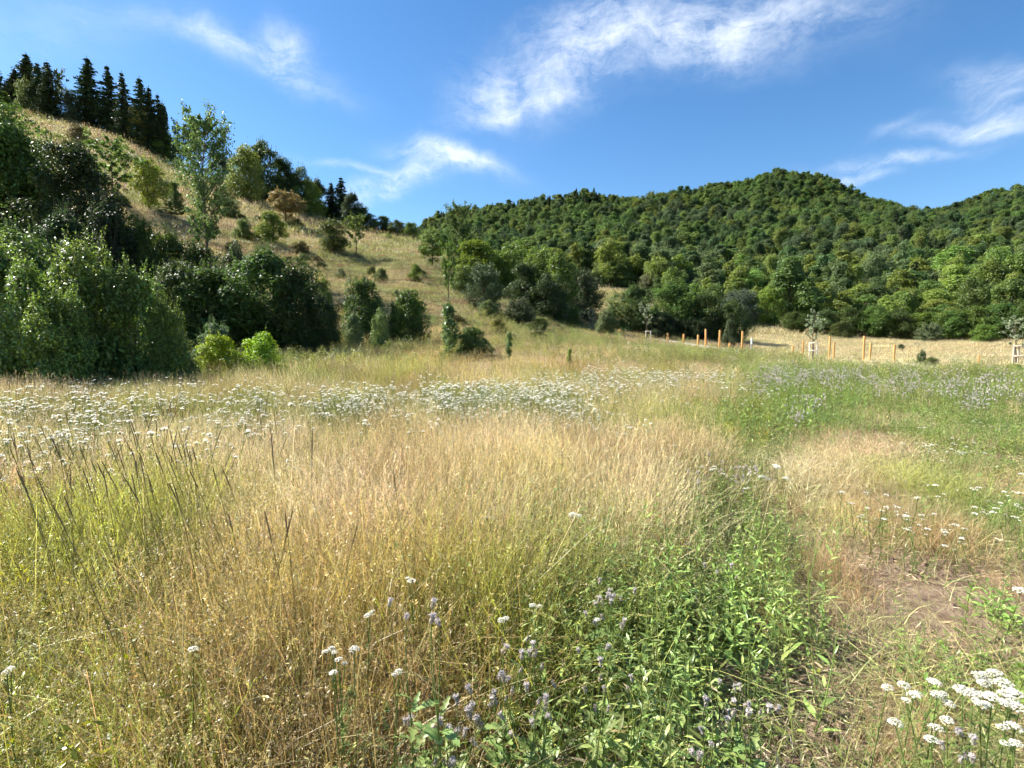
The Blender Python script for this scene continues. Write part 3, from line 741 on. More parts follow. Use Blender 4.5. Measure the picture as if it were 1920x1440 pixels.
# ------------------------------------------------------------------ trees and shrubs placed one by one
# (kind, px, top, width, colour, label, base row or None, distance or None[, name])
TREES = [
 # tall dark trees rising behind the hazels
 ('bigdark', 22, 210, 190, (.045, .085, .02), 'tallest dark green tree at the picture edge behind the hazel bushes', None, 36),
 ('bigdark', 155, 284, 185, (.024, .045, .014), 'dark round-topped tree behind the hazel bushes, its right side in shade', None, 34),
 ('bigdark', 100, 330, 120, (.026, .05, .014), 'dark tree squeezed between the two tallest ones behind the hazels', None, 38),
 ('hedge', 205, 395, 110, (.022, .042, .014), 'dark shrub filling the foot of the round-topped dark tree', None, 31),
 ('hedge', 268, 425, 105, (.06, .10, .02), 'yellow-green leafy shrub just right of the round-topped dark tree', None, 33),
 ('hedge', 322, 452, 100, (.05, .088, .018), 'leafy shrub below the airy tall tree, sloping down to the hedge', None, 31),
 ('hedge', 30, 452, 190, (.05, .085, .022), 'broad shrub peeping over the hazels at the picture edge', None, 25),
 ('hedge', 375, 470, 130, (.03, .052, .015), 'dark shrub at the foot of the airy tall tree', None, 32),
 ('bush', 450, 470, 80, (.04, .06, .025), 'greyish shrub between airy tall tree and dark hedge', None, 34),
 ('bigdark', 58, 275, 100, (.036, .07, .018), 'dark green tree between the tallest one and the round-topped one', None, 37),
 ('bigdark', -40, 250, 130, (.030, .060, .016), 'dark green tree mostly cut off by the picture edge', None, 36),
 ('hedge', 120, 420, 150, (.024, .045, .015), 'dark shrub under the tallest trees behind the hazels', None, 29),
 # near hazels
 ('hazel', -40, 470, 210, (.095, .150, .034), 'hazel bush cut by the picture edge beside the meadow', None, 15.5),
 ('hazel', 62, 520, 150, (.10, .16, .036), 'hazel bush with low sunlit branches near the picture edge', None, 14.6),
 ('hazel', 158, 472, 160, (.09, .145, .034), 'tallest of the glossy hazel bushes beside the meadow', None, 15.6),
 ('hazel', 245, 526, 130, (.085, .14, .032), 'glossy hazel bush forming the right end of the hazel clump', None, 16.0),
 ('hazel', 312, 585, 84, (.09, .145, .03), 'low hazel bush tapering the clump towards the yellow-green shrubs', None, 16.2),
 ('hazel', 110, 560, 120, (.10, .165, .036), 'low hazel bush before the two bigger ones, its leaves catching the sun', None, 14.0),
 ('bush', 335, 622, 60, (.06, .10, .03), 'small leafy shrub at the right foot of the hazel clump', None, 17),
 # dark hedge
 ('hedge', 400, 512, 170, (.042, .078, .020), 'dark hedge shrub behind the two yellow-green shrubs', None, 27),
 ('hedge', 330, 500, 120, (.04, .07, .019), 'dark hedge shrub hidden half behind the hazels', None, 26),
 ('hedge', 492, 486, 180, (.042, .078, .020), 'tallest shrub of the dark hedge at the foot of the slope', None, 28),
 ('hedge', 560, 512, 140, (.042, .076, .020), 'dark rounded shrub at the right shoulder of the hedge', None, 28),
 ('hedge', 600, 560, 80, (.030, .055, .016), 'low dark shrub where the hedge ends', None, 27),
 ('bush', 606, 526, 46, (.10, .16, .03), 'bright green shrub peeping up behind the end of the dark hedge', None, 36),
 # yellow-green pair and the pale shrub behind them
 ('bush', 408, 634, 86, (.15, .235, .025), 'left one of the two low yellow-green shrubs before the dark hedge', None, 19),
 ('bush', 490, 632, 100, (.14, .22, .025), 'right one of the two low yellow-green shrubs before the dark hedge', None, 19.5),
 ('bush', 400, 612, 90, (.055, .095, .035), 'blue-green leafy shrub just behind the yellow-green pair', None, 21),
 # shrubs at the foot of the slope
 ('bush', 680, 528, 92, (.045, .085, .022), 'round dark shrub first after the end of the hedge', None, 33),
 ('bush', 768, 552, 78, (.05, .10, .022), 'round shrub standing right of the round dark one at the slope foot', None, 33),
 ('bush', 712, 586, 46, (.085, .125, .04), 'pale small shrub before the two round dark shrubs', None, 29),
 ('bush', 664, 594, 42, (.075, .11, .045), 'grey-green small shrub at the hedge end', None, 30),
 ('bush', 738, 570, 40, (.028, .05, .016), 'dark little shrub wedged between the two round shrubs', None, 34),
 ('column', 842, 570, 36, (.06, .115, .03), 'slender leafy sapling like a column at the meadow edge', None, 26),
 ('bush', 884, 618, 74, (.055, .10, .025), 'low leafy bush right beside the slender column sapling', None, 26.5),
 ('bush', 848, 630, 50, (.06, .11, .025), 'small leafy bush at the foot of the slender column sapling', None, 25.7),
 ('column', 955, 624, 15, (.06, .115, .03), 'knee-high leafy sapling alone in the meadow right of the low bush', None, 25, 'leafy_sapling'),
 ('column', 1068, 654, 12, (.13, .19, .04), 'tiny pale green sapling at the ochre edge of the meadow', None, 23, 'leafy_sapling'),
 ('bush', 935, 600, 40, (.13, .155, .04), 'yellowish bush on the slope foot above the low sapling', 634, None),
 # on the slope
 ('edge', 508, 402, 64, (.095, .155, .028), 'light green round shrub in the middle of the dry slope', 457, None, 'shrub'),
 ('edge', 626, 414, 66, (.06, .095, .025), 'green round shrub beside a thin tree on the dry slope', 473, None, 'shrub'),
 ('thin', 668, 402, 36, (.08, .13, .03), 'thin young tree just right of the green round shrub', 478, None),
 ('small', 535, 356, 78, RUST, 'rusty brown-leaved shrub on the upper slope', 420, None),
 ('small', 280, 300, 72, (.12, .16, .03), 'yellow-green small tree with a short trunk on the dry slope', 396, None),
 ('thin', 210, 264, 74, (.065, .11, .028), 'slender green tree between round-topped dark tree and yellow-green small tree', 385, None),
 ('airy', 388, 220, 98, (.075, .125, .04), 'airy tall tree with see-through crown before the slope', None, 48),
 ('edge', 462, 280, 80, (.10, .125, .032), 'olive spreading tree on the shoulder of the ridge, reddish tinge', 378, None),
 ('edge', 498, 272, 90, (.055, .09, .025), 'dark green twin of the olive spreading tree on the ridge shoulder', 380, None),
 ('edge', 532, 304, 62, DGREEN, 'dark young tree first right of the olive spreading tree', 385, None),
 ('edge', 562, 318, 56, DGREEN, 'dark pointed tree in the row falling along the ridge', 392, None),
 ('edge', 578, 338, 66, (.11, .145, .03), 'yellowish round shrub before the dark ridge trees', 390, None),
 ('edge', 596, 340, 50, (.03, .052, .018), 'dark bushy tree behind the yellowish round shrub', 400, None, 'broadleaf_tree'),
 ('spruce', 622, 342, 42, (.028, .05, .022), 'short spruce left of the highest ridge spruce', 405, None),
 ('spruce', 641, 331, 46, (.022, .04, .018), 'highest spruce at the lower end of the ridge row', 410, None),
 ('edge', 660, 368, 44, (.026, .046, .018), 'dark shrub at the right foot of the ridge spruces', 415, None, 'shrub'),
 ('edge', 648, 376, 48, (.06, .095, .028), 'medium green shrub before the ridge spruces', 413, None, 'shrub'),
 ('edge', 605, 385, 36, (.08, .12, .03), 'light green small shrub left of the medium green one under the ridge spruces', 408, None, 'shrub'),
 ('edge', 694, 402, 46, (.05, .08, .024), 'low shrub on the ridge where it dips', 432, None, 'shrub'),
 ('edge', 720, 408, 40, (.05, .085, .024), 'low rounded shrub at the lowest dip of the ridge', 434, None, 'shrub'),
 ('edge', 425, 296, 44, (.04, .06, .03), 'grey-green shrub behind the airy tall tree', 352, None, 'shrub'),
 ('thin', 345, 236, 40, (.08, .11, .06), 'pale thin tree on the skyline left of the airy tall tree', 300, None),
 ('thin', 366, 246, 36, (.06, .09, .045), 'second pale thin tree on the skyline by the airy tall tree', 306, None),
 ('edge', 330, 268, 26, (.05, .085, .025), 'small dark green shrub on the skyline left of the pale thin trees', 298, None, 'shrub'),
 ('edge', 297, 240, 44, (.10, .155, .03), 'yellow-green shrub under the last ridge spruce', 287, None, 'shrub'),
 ('conebush', 308, 196, 46, (.05, .08, .035), 'greyish young tree at the right end of the ridge spruces', 276, None),
 ('small', 259, 202, 42, (.17, .16, .04), 'golden-topped small tree before the ridge spruces', 250, None),
 ('thin', 330, 380, 40, (.07, .11, .03), 'thin sapling right of the yellow-green small tree', 415, None),
 ('edge', 328, 345, 34, (.06, .095, .03), 'small bush between yellow-green small tree and airy tree', 388, None, 'shrub'),
 ('thin', 108, 134, 34, (.06, .085, .035), 'tree with a bare pale trunk standing on the high dry slope', 216, None),
 ('thin', 172, 176, 24, (.06, .09, .04), 'thin sapling with a bare trunk on the skyline', 231, None),
 ('edge', 48, 152, 34, (.09, .13, .04), 'yellow-green bush under the spruces at the top of the slope', 186, None, 'shrub'),
 ('edge', 78, 166, 40, (.10, .135, .04), 'pale yellow-green bush beside the bare-trunked tree', 190, None, 'shrub'),
 ('edge', 130, 172, 40, (.05, .075, .035), 'low dull green bush on the skyline between the spruce groups', 200, None, 'shrub'),
 ('edge', 5, 175, 50, (.07, .11, .03), 'green bush at the picture edge high on the slope', 205, None, 'shrub'),
 ('edge', 146, 236, 40, (.11, .11, .05), 'brownish scrub bush in the middle of the high slope', 264, None, 'shrub'),
 ('bush', 175, 262, 22, (.06, .095, .03), 'small green bush above the slender green tree', 276, None),
 ('edge', 22, 160, 40, (.04, .06, .03), 'dull bush on the skyline under the outer spruces', 182, None, 'shrub'),
 # spruces on the top
 ('spruce', -6, 118, 47, DARK, 'spruce cut by the picture edge on the hilltop', 184, None),
 ('spruce', 30, 128, 49, DARK, 'lower spruce left of the tallest one in the outer hilltop group', 186, None),
 ('spruce', 54, 100, 65, DARK, 'tallest spruce of the outer group on the hilltop', 190, None),
 ('spruce', 75, 117, 49, DARK, 'middle spruce of the outer hilltop group', 194, None),
 ('spruce', 93, 114, 49, DARK, 'right-hand spruce of the outer hilltop group behind the bare-trunked tree', 196, None),
 ('spruce', 169, 106, 67, DARK, 'tallest spruce on the hilltop, first of the inner group', 213, None),
 ('spruce', 206, 122, 56, DARK, 'second tallest spruce, with bare lower trunk, in the inner group', 220, None),
 ('spruce', 233, 134, 47, DARK, 'spruce with pointed top in the middle of the inner group', 228, None),
 ('spruce', 266, 144, 58, DARK, 'broad spruce behind and above the golden-topped tree', 240, None),
 ('spruce', 283, 162, 54, DARK, 'spruce stepping down right of the broad one', 248, None),
 ('spruce', 299, 176, 43, DARK, 'last and lowest spruce of the inner hilltop group', 256, None),
 ('edge', 570, 478, 40, (.075, .11, .035), 'dull green shrub low on the slope above the right shoulder of the dark hedge', 505, None, 'shrub'),
 ('edge', 455, 415, 44, (.085, .12, .035), 'green scrub bush right beside the airy tall tree', 452, None, 'shrub'),
 ('edge', 430, 372, 46, (.06, .09, .03), 'dark green bush under the olive spreading tree', 412, None, 'shrub'),
 ('edge', 560, 368, 34, (.075, .12, .03), 'small green bush at the upper foot of the rusty shrub', 400, None, 'shrub'),
 ('bush', 715, 505, 30, (.085, .12, .04), 'little green shrub alone on the lower slope above the two round shrubs', 532, None),
 ('bush', 745, 545, 26, (.08, .12, .04), 'little green shrub just above the right one of the two round shrubs', 562, None),
 ('bush', 640, 505, 22, (.09, .12, .05), 'tiny dull shrub on the lower slope above the hedge end', 524, None),
 ('edge', 742, 414, 40, (.06, .095, .028), 'dark little tree on the ridge right after its lowest dip', 440, None, 'broadleaf_tree'),
 ('edge', 770, 420, 44, (.07, .11, .03), 'light green little tree on the ridge near the bare-trunked small tree', 446, None, 'broadleaf_tree'),
 ('edge', 676, 384, 36, (.045, .075, .024), 'dark green small tree on the skyline right of the ridge spruces', 424, None, 'broadleaf_tree'),
 ('edge', 915, 565, 50, (.07, .10, .035), 'green scrub shrub at the foot of the tall feathery juniper', 600, None, 'shrub'),
 ('bush', 1010, 596, 44, (.09, .125, .04), 'pale green weedy bush right of the low feathery juniper', 625, None),
 ('bush', 1135, 585, 46, (.075, .10, .04), 'weedy bush between the largest juniper and the bush clump', 628, None),
 # right part of the slope
 ('small', 812, 438, 58, (.075, .12, .028), 'small tree with bare dark trunk on the lower slope', 502, None),
 ('edge', 778, 496, 32, (.09, .145, .03), 'light green little shrub below the bare-trunked small tree', 530, None, 'shrub'),
 ('thin', 842, 452, 40, (.075, .125, .03), 'tall thin young tree with long bare stem on the lower slope', 572, None),
 ('edge', 890, 458, 118, (.095, .145, .028), 'broad yellow-green tree left in the grove on the slope', None, 70, 'broadleaf_tree'),
 ('feather', 906, 490, 72, (.06, .088, .036), 'tall feathery grey-green juniper before the grove', 583, None),
 ('feather', 973, 558, 66, (.055, .078, .032), 'low feathery juniper in the open before the grove', 616, None),
 ('feather', 1088, 500, 84, (.05, .07, .028), 'largest dark juniper at the right end of the grove', 600, None),
 ('edge', 958, 462, 90, (.075, .12, .026), 'middle tree of the grove between the two feathery junipers', None, 72, 'broadleaf_tree'),
 ('edge', 1010, 470, 100, (.08, .125, .028), 'light-topped tree in the middle of the grove', None, 68, 'broadleaf_tree'),
 ('edge', 1050, 480, 90, (.075, .125, .026), 'grove tree leaning over the largest juniper', None, 66, 'broadleaf_tree'),
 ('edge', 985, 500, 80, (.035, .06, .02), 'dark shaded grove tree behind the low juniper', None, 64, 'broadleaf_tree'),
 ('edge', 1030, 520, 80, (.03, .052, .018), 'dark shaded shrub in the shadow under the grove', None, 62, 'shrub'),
 ('edge', 868, 500, 60, (.07, .11, .028), 'shrub at the left foot of the yellow-green grove tree', 552, None, 'shrub'),
 ('edge', 1118, 505, 44, (.09, .125, .035), 'pale shrub behind the largest juniper by the dry patch', None, 124, 'shrub'),
 ('edge', 1160, 500, 60, (.085, .125, .035), 'light green shrub above the pale dry patch', None, 126, 'shrub'),
 ('feather', 1217, 512, 40, (.10, .105, .05), 'brownish-grey bare-looking shrub right above the dry patch', None, 118),
 ('edge', 1262, 508, 60, (.075, .12, .03), 'light shrub behind the big bush near the posts', None, 94, 'shrub'),
 ('hedge', 1186, 545, 96, (.048, .082, .024), 'large bush left in the clump behind the timber posts', None, 61),
 ('hedge', 1262, 540, 120, (.050, .09, .022), 'largest bush in the middle of the clump behind the timber posts', None, 63),
 ('hedge', 1325, 556, 90, (.045, .08, .022), 'bush second from right in the clump behind the timber posts', None, 62),
 ('hedge', 1376, 572, 66, (.045, .08, .022), 'bush at the right end of the clump behind the timber posts', None, 60),
 ('conebush', 1366, 598, 34, (.05, .07, .03), 'small conical young tree before the clump behind the posts', 652, None),
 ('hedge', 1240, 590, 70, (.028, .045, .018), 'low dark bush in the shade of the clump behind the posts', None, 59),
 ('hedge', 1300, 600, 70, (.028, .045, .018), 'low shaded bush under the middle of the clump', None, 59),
 ('feather', 1385, 540, 70, (.06, .085, .05), 'grey-green feathery bush behind the clump', None, 84),
 ('edge', 1340, 535, 60, (.07, .11, .03), 'light bush rising behind the clump by the posts', None, 88, 'shrub'),
 ('airy', 864, 385, 54, (.06, .10, .028), 'taller light tree standing out at the wood edge behind the ridge dip', None, 130),
 ('wood', 1482, 490, 100, (.07, .12, .035), 'big light green tree standing out at the wood edge above the hedge', None, 88, 'broadleaf_tree'),
 ('edge', 1440, 540, 70, (.10, .15, .028), 'yellow-green tree at the wood edge beside the clump', None, 86, 'broadleaf_tree'),
 ('edge', 1410, 560, 50, (.09, .14, .03), 'yellow-green shrub just right of the clump at the wood edge', None, 84, 'shrub'),
 ('hedge', 1490, 588, 58, (.055, .10, .026), 'rounded shrub at the left end of the hedge along the far field', None, 78),
 ('hedge', 1548, 584, 56, (.05, .085, .026), 'second shrub of the hedge along the far field', None, 75),
 ('hedge', 1590, 580, 66, (.05, .088, .022), 'third shrub of the hedge along the far field', None, 74),
 ('hedge', 1640, 578, 72, (.055, .095, .022), 'dark-bottomed shrub in the middle of the far hedge', None, 72),
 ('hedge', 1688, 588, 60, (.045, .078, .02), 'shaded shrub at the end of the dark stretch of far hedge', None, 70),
 ('hedge', 1576, 604, 40, (.07, .10, .03), 'small pale bush before the far hedge', None, 71),
 ('hedge', 1735, 590, 70, (.085, .14, .028), 'bright green shrub after the dark stretch of the far hedge', None, 69),
 ('feather', 1742, 604, 44, (.07, .09, .04), 'dull olive bush before the bright green far shrub', None, 65),
 ('hedge', 1785, 586, 70, (.06, .105, .025), 'green shrub between bright green one and the taller ones to its right', None, 67),
 ('hedge', 1830, 580, 80, (.07, .12, .026), 'taller green shrub in the far hedge near its right end', None, 66),
 ('hedge', 1880, 574, 80, (.055, .095, .024), 'shrub of the far hedge above the wooden tree guard', None, 64),
 ('hedge', 1935, 570, 90, (.055, .095, .024), 'shrub of the far hedge cut by the right picture edge', None, 62),
 ('hedge', 1850, 610, 50, (.08, .13, .028), 'low light shrub before the taller far shrubs', None, 62),
 ('bush', 1729, 659, 20, (.05, .08, .03), 'single dark little shrub in the pale field beyond the path', None, 34),
 ('bush', 1748, 672, 44, (.07, .10, .03), 'low scrubby bush at the near edge of the path', None, 32),
 ('bush', 1690, 646, 14, (.05, .075, .03), 'tiny dark bush by the far post in the pale field', None, 56),
 ('bush', 1905, 688, 40, (.04, .075, .02), 'dark green low bush below the wooden tree guard', None, 27),
]
for t in TREES:
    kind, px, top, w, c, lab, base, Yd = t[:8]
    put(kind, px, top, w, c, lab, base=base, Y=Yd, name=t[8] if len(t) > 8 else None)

# planted saplings by the path
for px, top, base_Y, w, lab in [(1059, 570, 63, 22, 'planted sapling with pale leaves far left along the path'),
                                (1092, 584, 63, 16, 'small planted sapling before the largest juniper'),
                                (1109, 577, 63, 16, 'small planted sapling right of another before the largest juniper'),
                                (1215, 572, 55, 26, 'planted sapling with pale shiny leaves in a white two-post guard'),
                                (1525, 582, 44, 30, 'planted sapling with pale shiny leaves in a pale guard before the far hedge'),
                                (1911, 598, 31, 40, 'planted sapling above the wooden tree guard at the picture edge')]:
    put('sapling', px, top, w, (.16, .20, .12), lab, Y=base_Y, cat='sapling', group='young trees planted along the path')

# a few dark rocks / scars on the high slope
def rock(px, base, w, h, lab):
    x, y, z = hit(px, base); s = w * y / F; hh = h * y / F
    rng = np.random.default_rng(int(px)); n = 14
    mb = MB(); a = np.linspace(0, 6.283, n, endpoint=False)
    rings = []
    for k, (rf, zf) in enumerate([(1.05, -.5), (1, .1), (.8, .6), (.45, .95), (.05, 1.02)]):
        rr = rf * (.75 + .4 * rng.random(n))
        rings.append(np.stack([np.cos(a) * rr * s / 2, np.sin(a) * rr * s / 4, np.full(n, zf * hh) + rng.normal(size=n) * hh * .08], 1))
    V = np.concatenate(rings); i, j = np.meshgrid(np.arange(4), np.arange(n), indexing='ij'); j2 = (j + 1) % n
    Q = np.stack([i * n + j, i * n + j2, (i + 1) * n + j2, (i + 1) * n + j], -1).reshape(-1, 4)
    mb.add(V, Q)
    o = obj('rock', mb.mesh('rock', M_ROCK)); o.location = (x, y, z - .05); o.rotation_euler = (0, .25, 0); tag(o, lab, 'rock')
rock(84, 216, 30, 4, 'low dark rock ledge high on the slope below the bare-trunked tree')
rock(104, 226, 22, 3, 'second dark rock ledge just below the first on the high slope')
rock(112, 240, 26, 3, 'third dark rock ledge above the brownish scrub bush')
rock(252, 244, 16, 4, 'dark rock under the golden-topped small tree')
rock(250, 296, 40, 5, 'flat dark rock above the yellow-green small tree')
rock(298, 296, 34, 4, 'flat dark rock right of the yellow-green shrub')

# ------------------------------------------------------------------ the wood on the far hills
PROTO_COL = bpy.data.collections.new('prototypes')     # not linked to the scene: only instanced
def child_col(name):
    c = bpy.data.collections.new(name); return c

def scatter(name, P, R, S, idx, tints, cols, label, category=None):
    """one object of points that instances the prototypes in each collection of cols"""
    me = bpy.data.meshes.new(name); n = len(P)
    me.vertices.add(n); me.vertices.foreach_set('co', np.asarray(P, np.float32).ravel())
    a = me.attributes.new('rot', 'FLOAT_VECTOR', 'POINT'); a.data.foreach_set('vector', np.asarray(R, np.float32).ravel())
    a = me.attributes.new('scl', 'FLOAT_VECTOR', 'POINT'); a.data.foreach_set('vector', np.asarray(S, np.float32).ravel())
    a = me.attributes.new('idx', 'INT', 'POINT'); a.data.foreach_set('value', np.asarray(idx, np.int32))
    a = me.attributes.new('tint', 'FLOAT_COLOR', 'POINT')
    t4 = np.ones((n, 4), np.float32); t4[:, :3] = tints; a.data.foreach_set('color', t4.ravel())
    me.update()
    o = obj(name, me)
    ng = bpy.data.node_groups.new(name, 'GeometryNodeTree')
    ng.interface.new_socket('Geometry', in_out='INPUT', socket_type='NodeSocketGeometry')
    ng.interface.new_socket('Geometry', in_out='OUTPUT', socket_type='NodeSocketGeometry')
    N, L = ng.nodes, ng.links
    gi = N.new('NodeGroupInput'); go = N.new('NodeGroupOutput'); jn = N.new('GeometryNodeJoinGeometry')
    def attr(nm, ty):
        k = N.new('GeometryNodeInputNamedAttribute'); k.data_type = ty; k.inputs['Name'].default_value = nm; return k.outputs['Attribute']
    r, s, i = attr('rot', 'FLOAT_VECTOR'), attr('scl', 'FLOAT_VECTOR'), attr('idx', 'INT')
    for c in cols:
        ci = N.new('GeometryNodeCollectionInfo'); ci.inputs['Collection'].default_value = c
        ci.inputs['Separate Children'].default_value = True; ci.inputs['Reset Children'].default_value = True
        ip = N.new('GeometryNodeInstanceOnPoints'); ip.inputs['Pick Instance'].default_value = True
        L.new(gi.outputs[0], ip.inputs['Points']); L.new(ci.outputs[0], ip.inputs['Instance'])
        L.new(i, ip.inputs['Instance Index']); L.new(r, ip.inputs['Rotation']); L.new(s, ip.inputs['Scale'])
        L.new(ip.outputs[0], jn.inputs[0])
    L.new(jn.outputs[0], go.inputs[0])
    m = o.modifiers.new('scatter', 'NODES'); m.node_group = ng
    tag(o, label, category, kind='stuff')
    return o

def proto_collection(name, meshes, colors=None):
    c = bpy.data.collections.new(name)
    for k, me in enumerate(meshes):
        o = bpy.data.objects.new('%s_%03d' % (name, k), me); c.objects.link(o)
        if colors is not None: o.color = (*colors[k], 1)
    return c

def make_forest():
    rng = np.random.default_rng(21)
    pts = []
    # jittered grid in world space
    sp = 5.0
    gx, gy = np.meshgrid(np.arange(-330, 560, sp), np.arange(50, 620, sp))
    x = (gx + rng.uniform(-.42, .42, gx.shape) * sp).ravel(); y = (gy + rng.uniform(-.42, .42, gy.shape) * sp).ravel()
    px = 960 + F * x / y
    u = x / y
    keep = (px > 655) & (u < 1.35) & (y > edge_y(px)) & (y < 520)
    x, y, px = x[keep], y[keep], px[keep]
    z = ground_z(x, y)
    # skip what lies far behind the crest
    crest = (y < 440)
    # the dry patch above the path stays open
    pxx, pyy = project(x, y, z)
    op = ~((pxx > 1095) & (pxx < 1225) & (y < 128))
    ok = crest & op
    x, y, z, px = x[ok], y[ok], z[ok], px[ok]
    n = len(x)
    H = (6.4 + 4.6 * rng.random(n) ** 1.4) * (1 - .10 * np.clip((y - 250) / 150, 0, 1))
    nearness = np.clip((y - edge_y(px)) / 22, 0, 1)
    H *= .55 + .45 * nearness
    W = (5.4 + 4.2 * rng.random(n)) * (.7 + .3 * nearness)
    conif = (rng.random(n) < .03 + .30 * np.clip((px < 1150) & (y > 330), 0, 1))
    pal = np.array([(.075, .125, .034), (.092, .150, .036), (.052, .092, .030), (.118, .165, .038), (.078, .118, .046)])
    cl = fbm(x / 40, y / 40, 3)
    order = np.argsort(y)
    inview = (px[order] < 1990) & (px[order] > 690)
    first = order[inview][:300]
    isf = np.zeros(n, bool); isf[first] = True
    for k in first:
        kind = 'spruce' if conif[k] else ('wood', 'wood', 'edge', 'small', 'wood', 'edge')[int(rng.integers(6))]
        c = pal[int(np.clip(cl[k] * 8 - 1.5 + rng.normal() * .9, 0, 4))] if not conif[k] else np.array((.026, .045, .02))
        if not conif[k] and y[k] < edge_y(px[k]) + 16 and rng.random() < .65: c = pal[3] if rng.random() < .6 else pal[1]
        lower = px[k] > 1400
        if kind == 'spruce':
            lab, gr = 'dark pointed conifer among the broad-leaved trees of the wood', 'conifers in the wood'
        elif px[k] > 1700:
            lab, gr = 'broad-leaved tree in the wood rising behind the far hedge and the tree guard', 'wood trees above the far hedge, towards the tree guard'
        elif lower:
            lab, gr = 'broad-leaved tree in the wood behind the middle of the far hedge', 'wood trees above the middle of the far hedge'
        elif px[k] > 1120:
            lab, gr = 'broad-leaved tree at the wood edge above the bush clump by the posts', 'wood trees above the bush clump'
        else:
            lab, gr = 'broad-leaved tree in the wood between the dry ridge and the grove', 'wood trees behind the dry ridge and grove'
        if not conif[k]:
            tone = ['mid green', 'fresh green', 'dark green', 'yellow-green', 'dull greyish'][int(np.argmin(((pal - c) ** 2).sum(1)))]
            depth = 'lowest row' if y[k] < edge_y(px[k]) + 12 else 'second rows' if y[k] < edge_y(px[k]) + 26 else 'upper rows'
            lab = tone + ' tree, ' + depth + ' of wood, ' + ('above the far hedge towards the tree guard' if px[k] > 1700 else 'above the middle of the far hedge' if lower else 'above the bush clump' if px[k] > 1120 else 'behind the dry ridge')
            gr = gr + ', ' + tone + ', ' + depth
        place_tree(kind, x[k], y[k], H[k] * (1.15 if conif[k] else 1), W[k] * (.75 if conif[k] else 1), tuple(c), lab, 'tree', gr, name='spruce_tree' if conif[k] else 'broadleaf_tree')
    r = ~isf
    meshes_c = []; meshes_w = []; colors = []
    for c in pal:
        for it in PROTO['wood'][:4]:
            pass
    def tinted(me, mat):
        m2 = me.copy(); m2.materials.clear(); m2.materials.append(mat); return m2
    for it in PROTO['wood'][:4] + PROTO['spruce'][:2] + PROTO['wood'][4:6] + PROTO['small'][:2] + PROTO['conebush'][:2] + PROTO['edge'][:2]:
        meshes_w.append(it[0]); meshes_c.append(tinted(it[1], M_FOREST))
    cc = proto_collection('forest_crowns', meshes_c); cw = proto_collection('forest_trunks', meshes_w)
    pi = np.clip(cl * 8 - 1.5 + rng.normal(size=n) * .9, 0, 4).astype(int)
    idx = np.where(conif, 4 + rng.integers(0, 2, n), rng.integers(0, 4, n))
    tt = np.where(conif[:, None], np.array((.045, .068, .030)), pal[pi]) * np.array((1.42, 1.36, 1.65))
    alt = (~conif) & (rng.random(n) < .6); ai = rng.choice([6, 7, 8, 9, 12, 13], n); idx = np.where(alt, ai, idx)
    P = np.stack([x, y, z - .2], 1); R = np.zeros((n, 3)); R[:, 2] = rng.random(n) * 6.283; R[:, :2] = rng.normal(size=(n, 2)) * .05
    ph = np.array([12] * 4 + [15] * 2 + [12] * 2 + [6.3] * 2 + [6.6] * 2 + [8] * 2)[idx]; pw = np.array([8] * 4 + [7.5] * 2 + [8] * 2 + [5.2] * 2 + [5.2] * 2 + [7] * 2)[idx]
    hs = H * np.where(conif, 1.15, 1) / ph; ws = W * np.where(conif, .75, 1) / pw
    S = np.stack([ws, ws, hs], 1)
    scatter('forest', P[r], R[r], S[r], idx[r], tt[r], [cc, cw], 'dense broad-leaved wood covering the far hills up to the skyline')
    print('forest', n)
make_forest()

# ------------------------------------------------------------------ posts, guards
def post_mesh(h, w, taper=.985):
    mb = MB(); c = w * .1; hw = w / 2
    prof = np.array([(-hw + c, -hw), (hw - c, -hw), (hw, -hw + c), (hw, hw - c), (hw - c, hw), (-hw + c, hw), (-hw, hw - c), (-hw, -hw + c)])
    lev = [(-.35, 1), (h * .5, 1), (h - .02, taper), (h, taper * .82)]
    V = np.concatenate([np.column_stack([prof * s, np.full(8, z)]) for z, s in lev])
    n = 8; i, j = np.meshgrid(np.arange(3), np.arange(n), indexing='ij'); j2 = (j + 1) % n
    Q = np.stack([i * n + j, i * n + j2, (i + 1) * n + j2, (i + 1) * n + j], -1).reshape(-1, 4)
    V = np.vstack([V, [[0, 0, h + .006]]])
    T = [(3 * n + k, 3 * n + (k + 1) % n, 4 * n) for k in range(n)]
    mb.add(V, Q, T)
    return mb
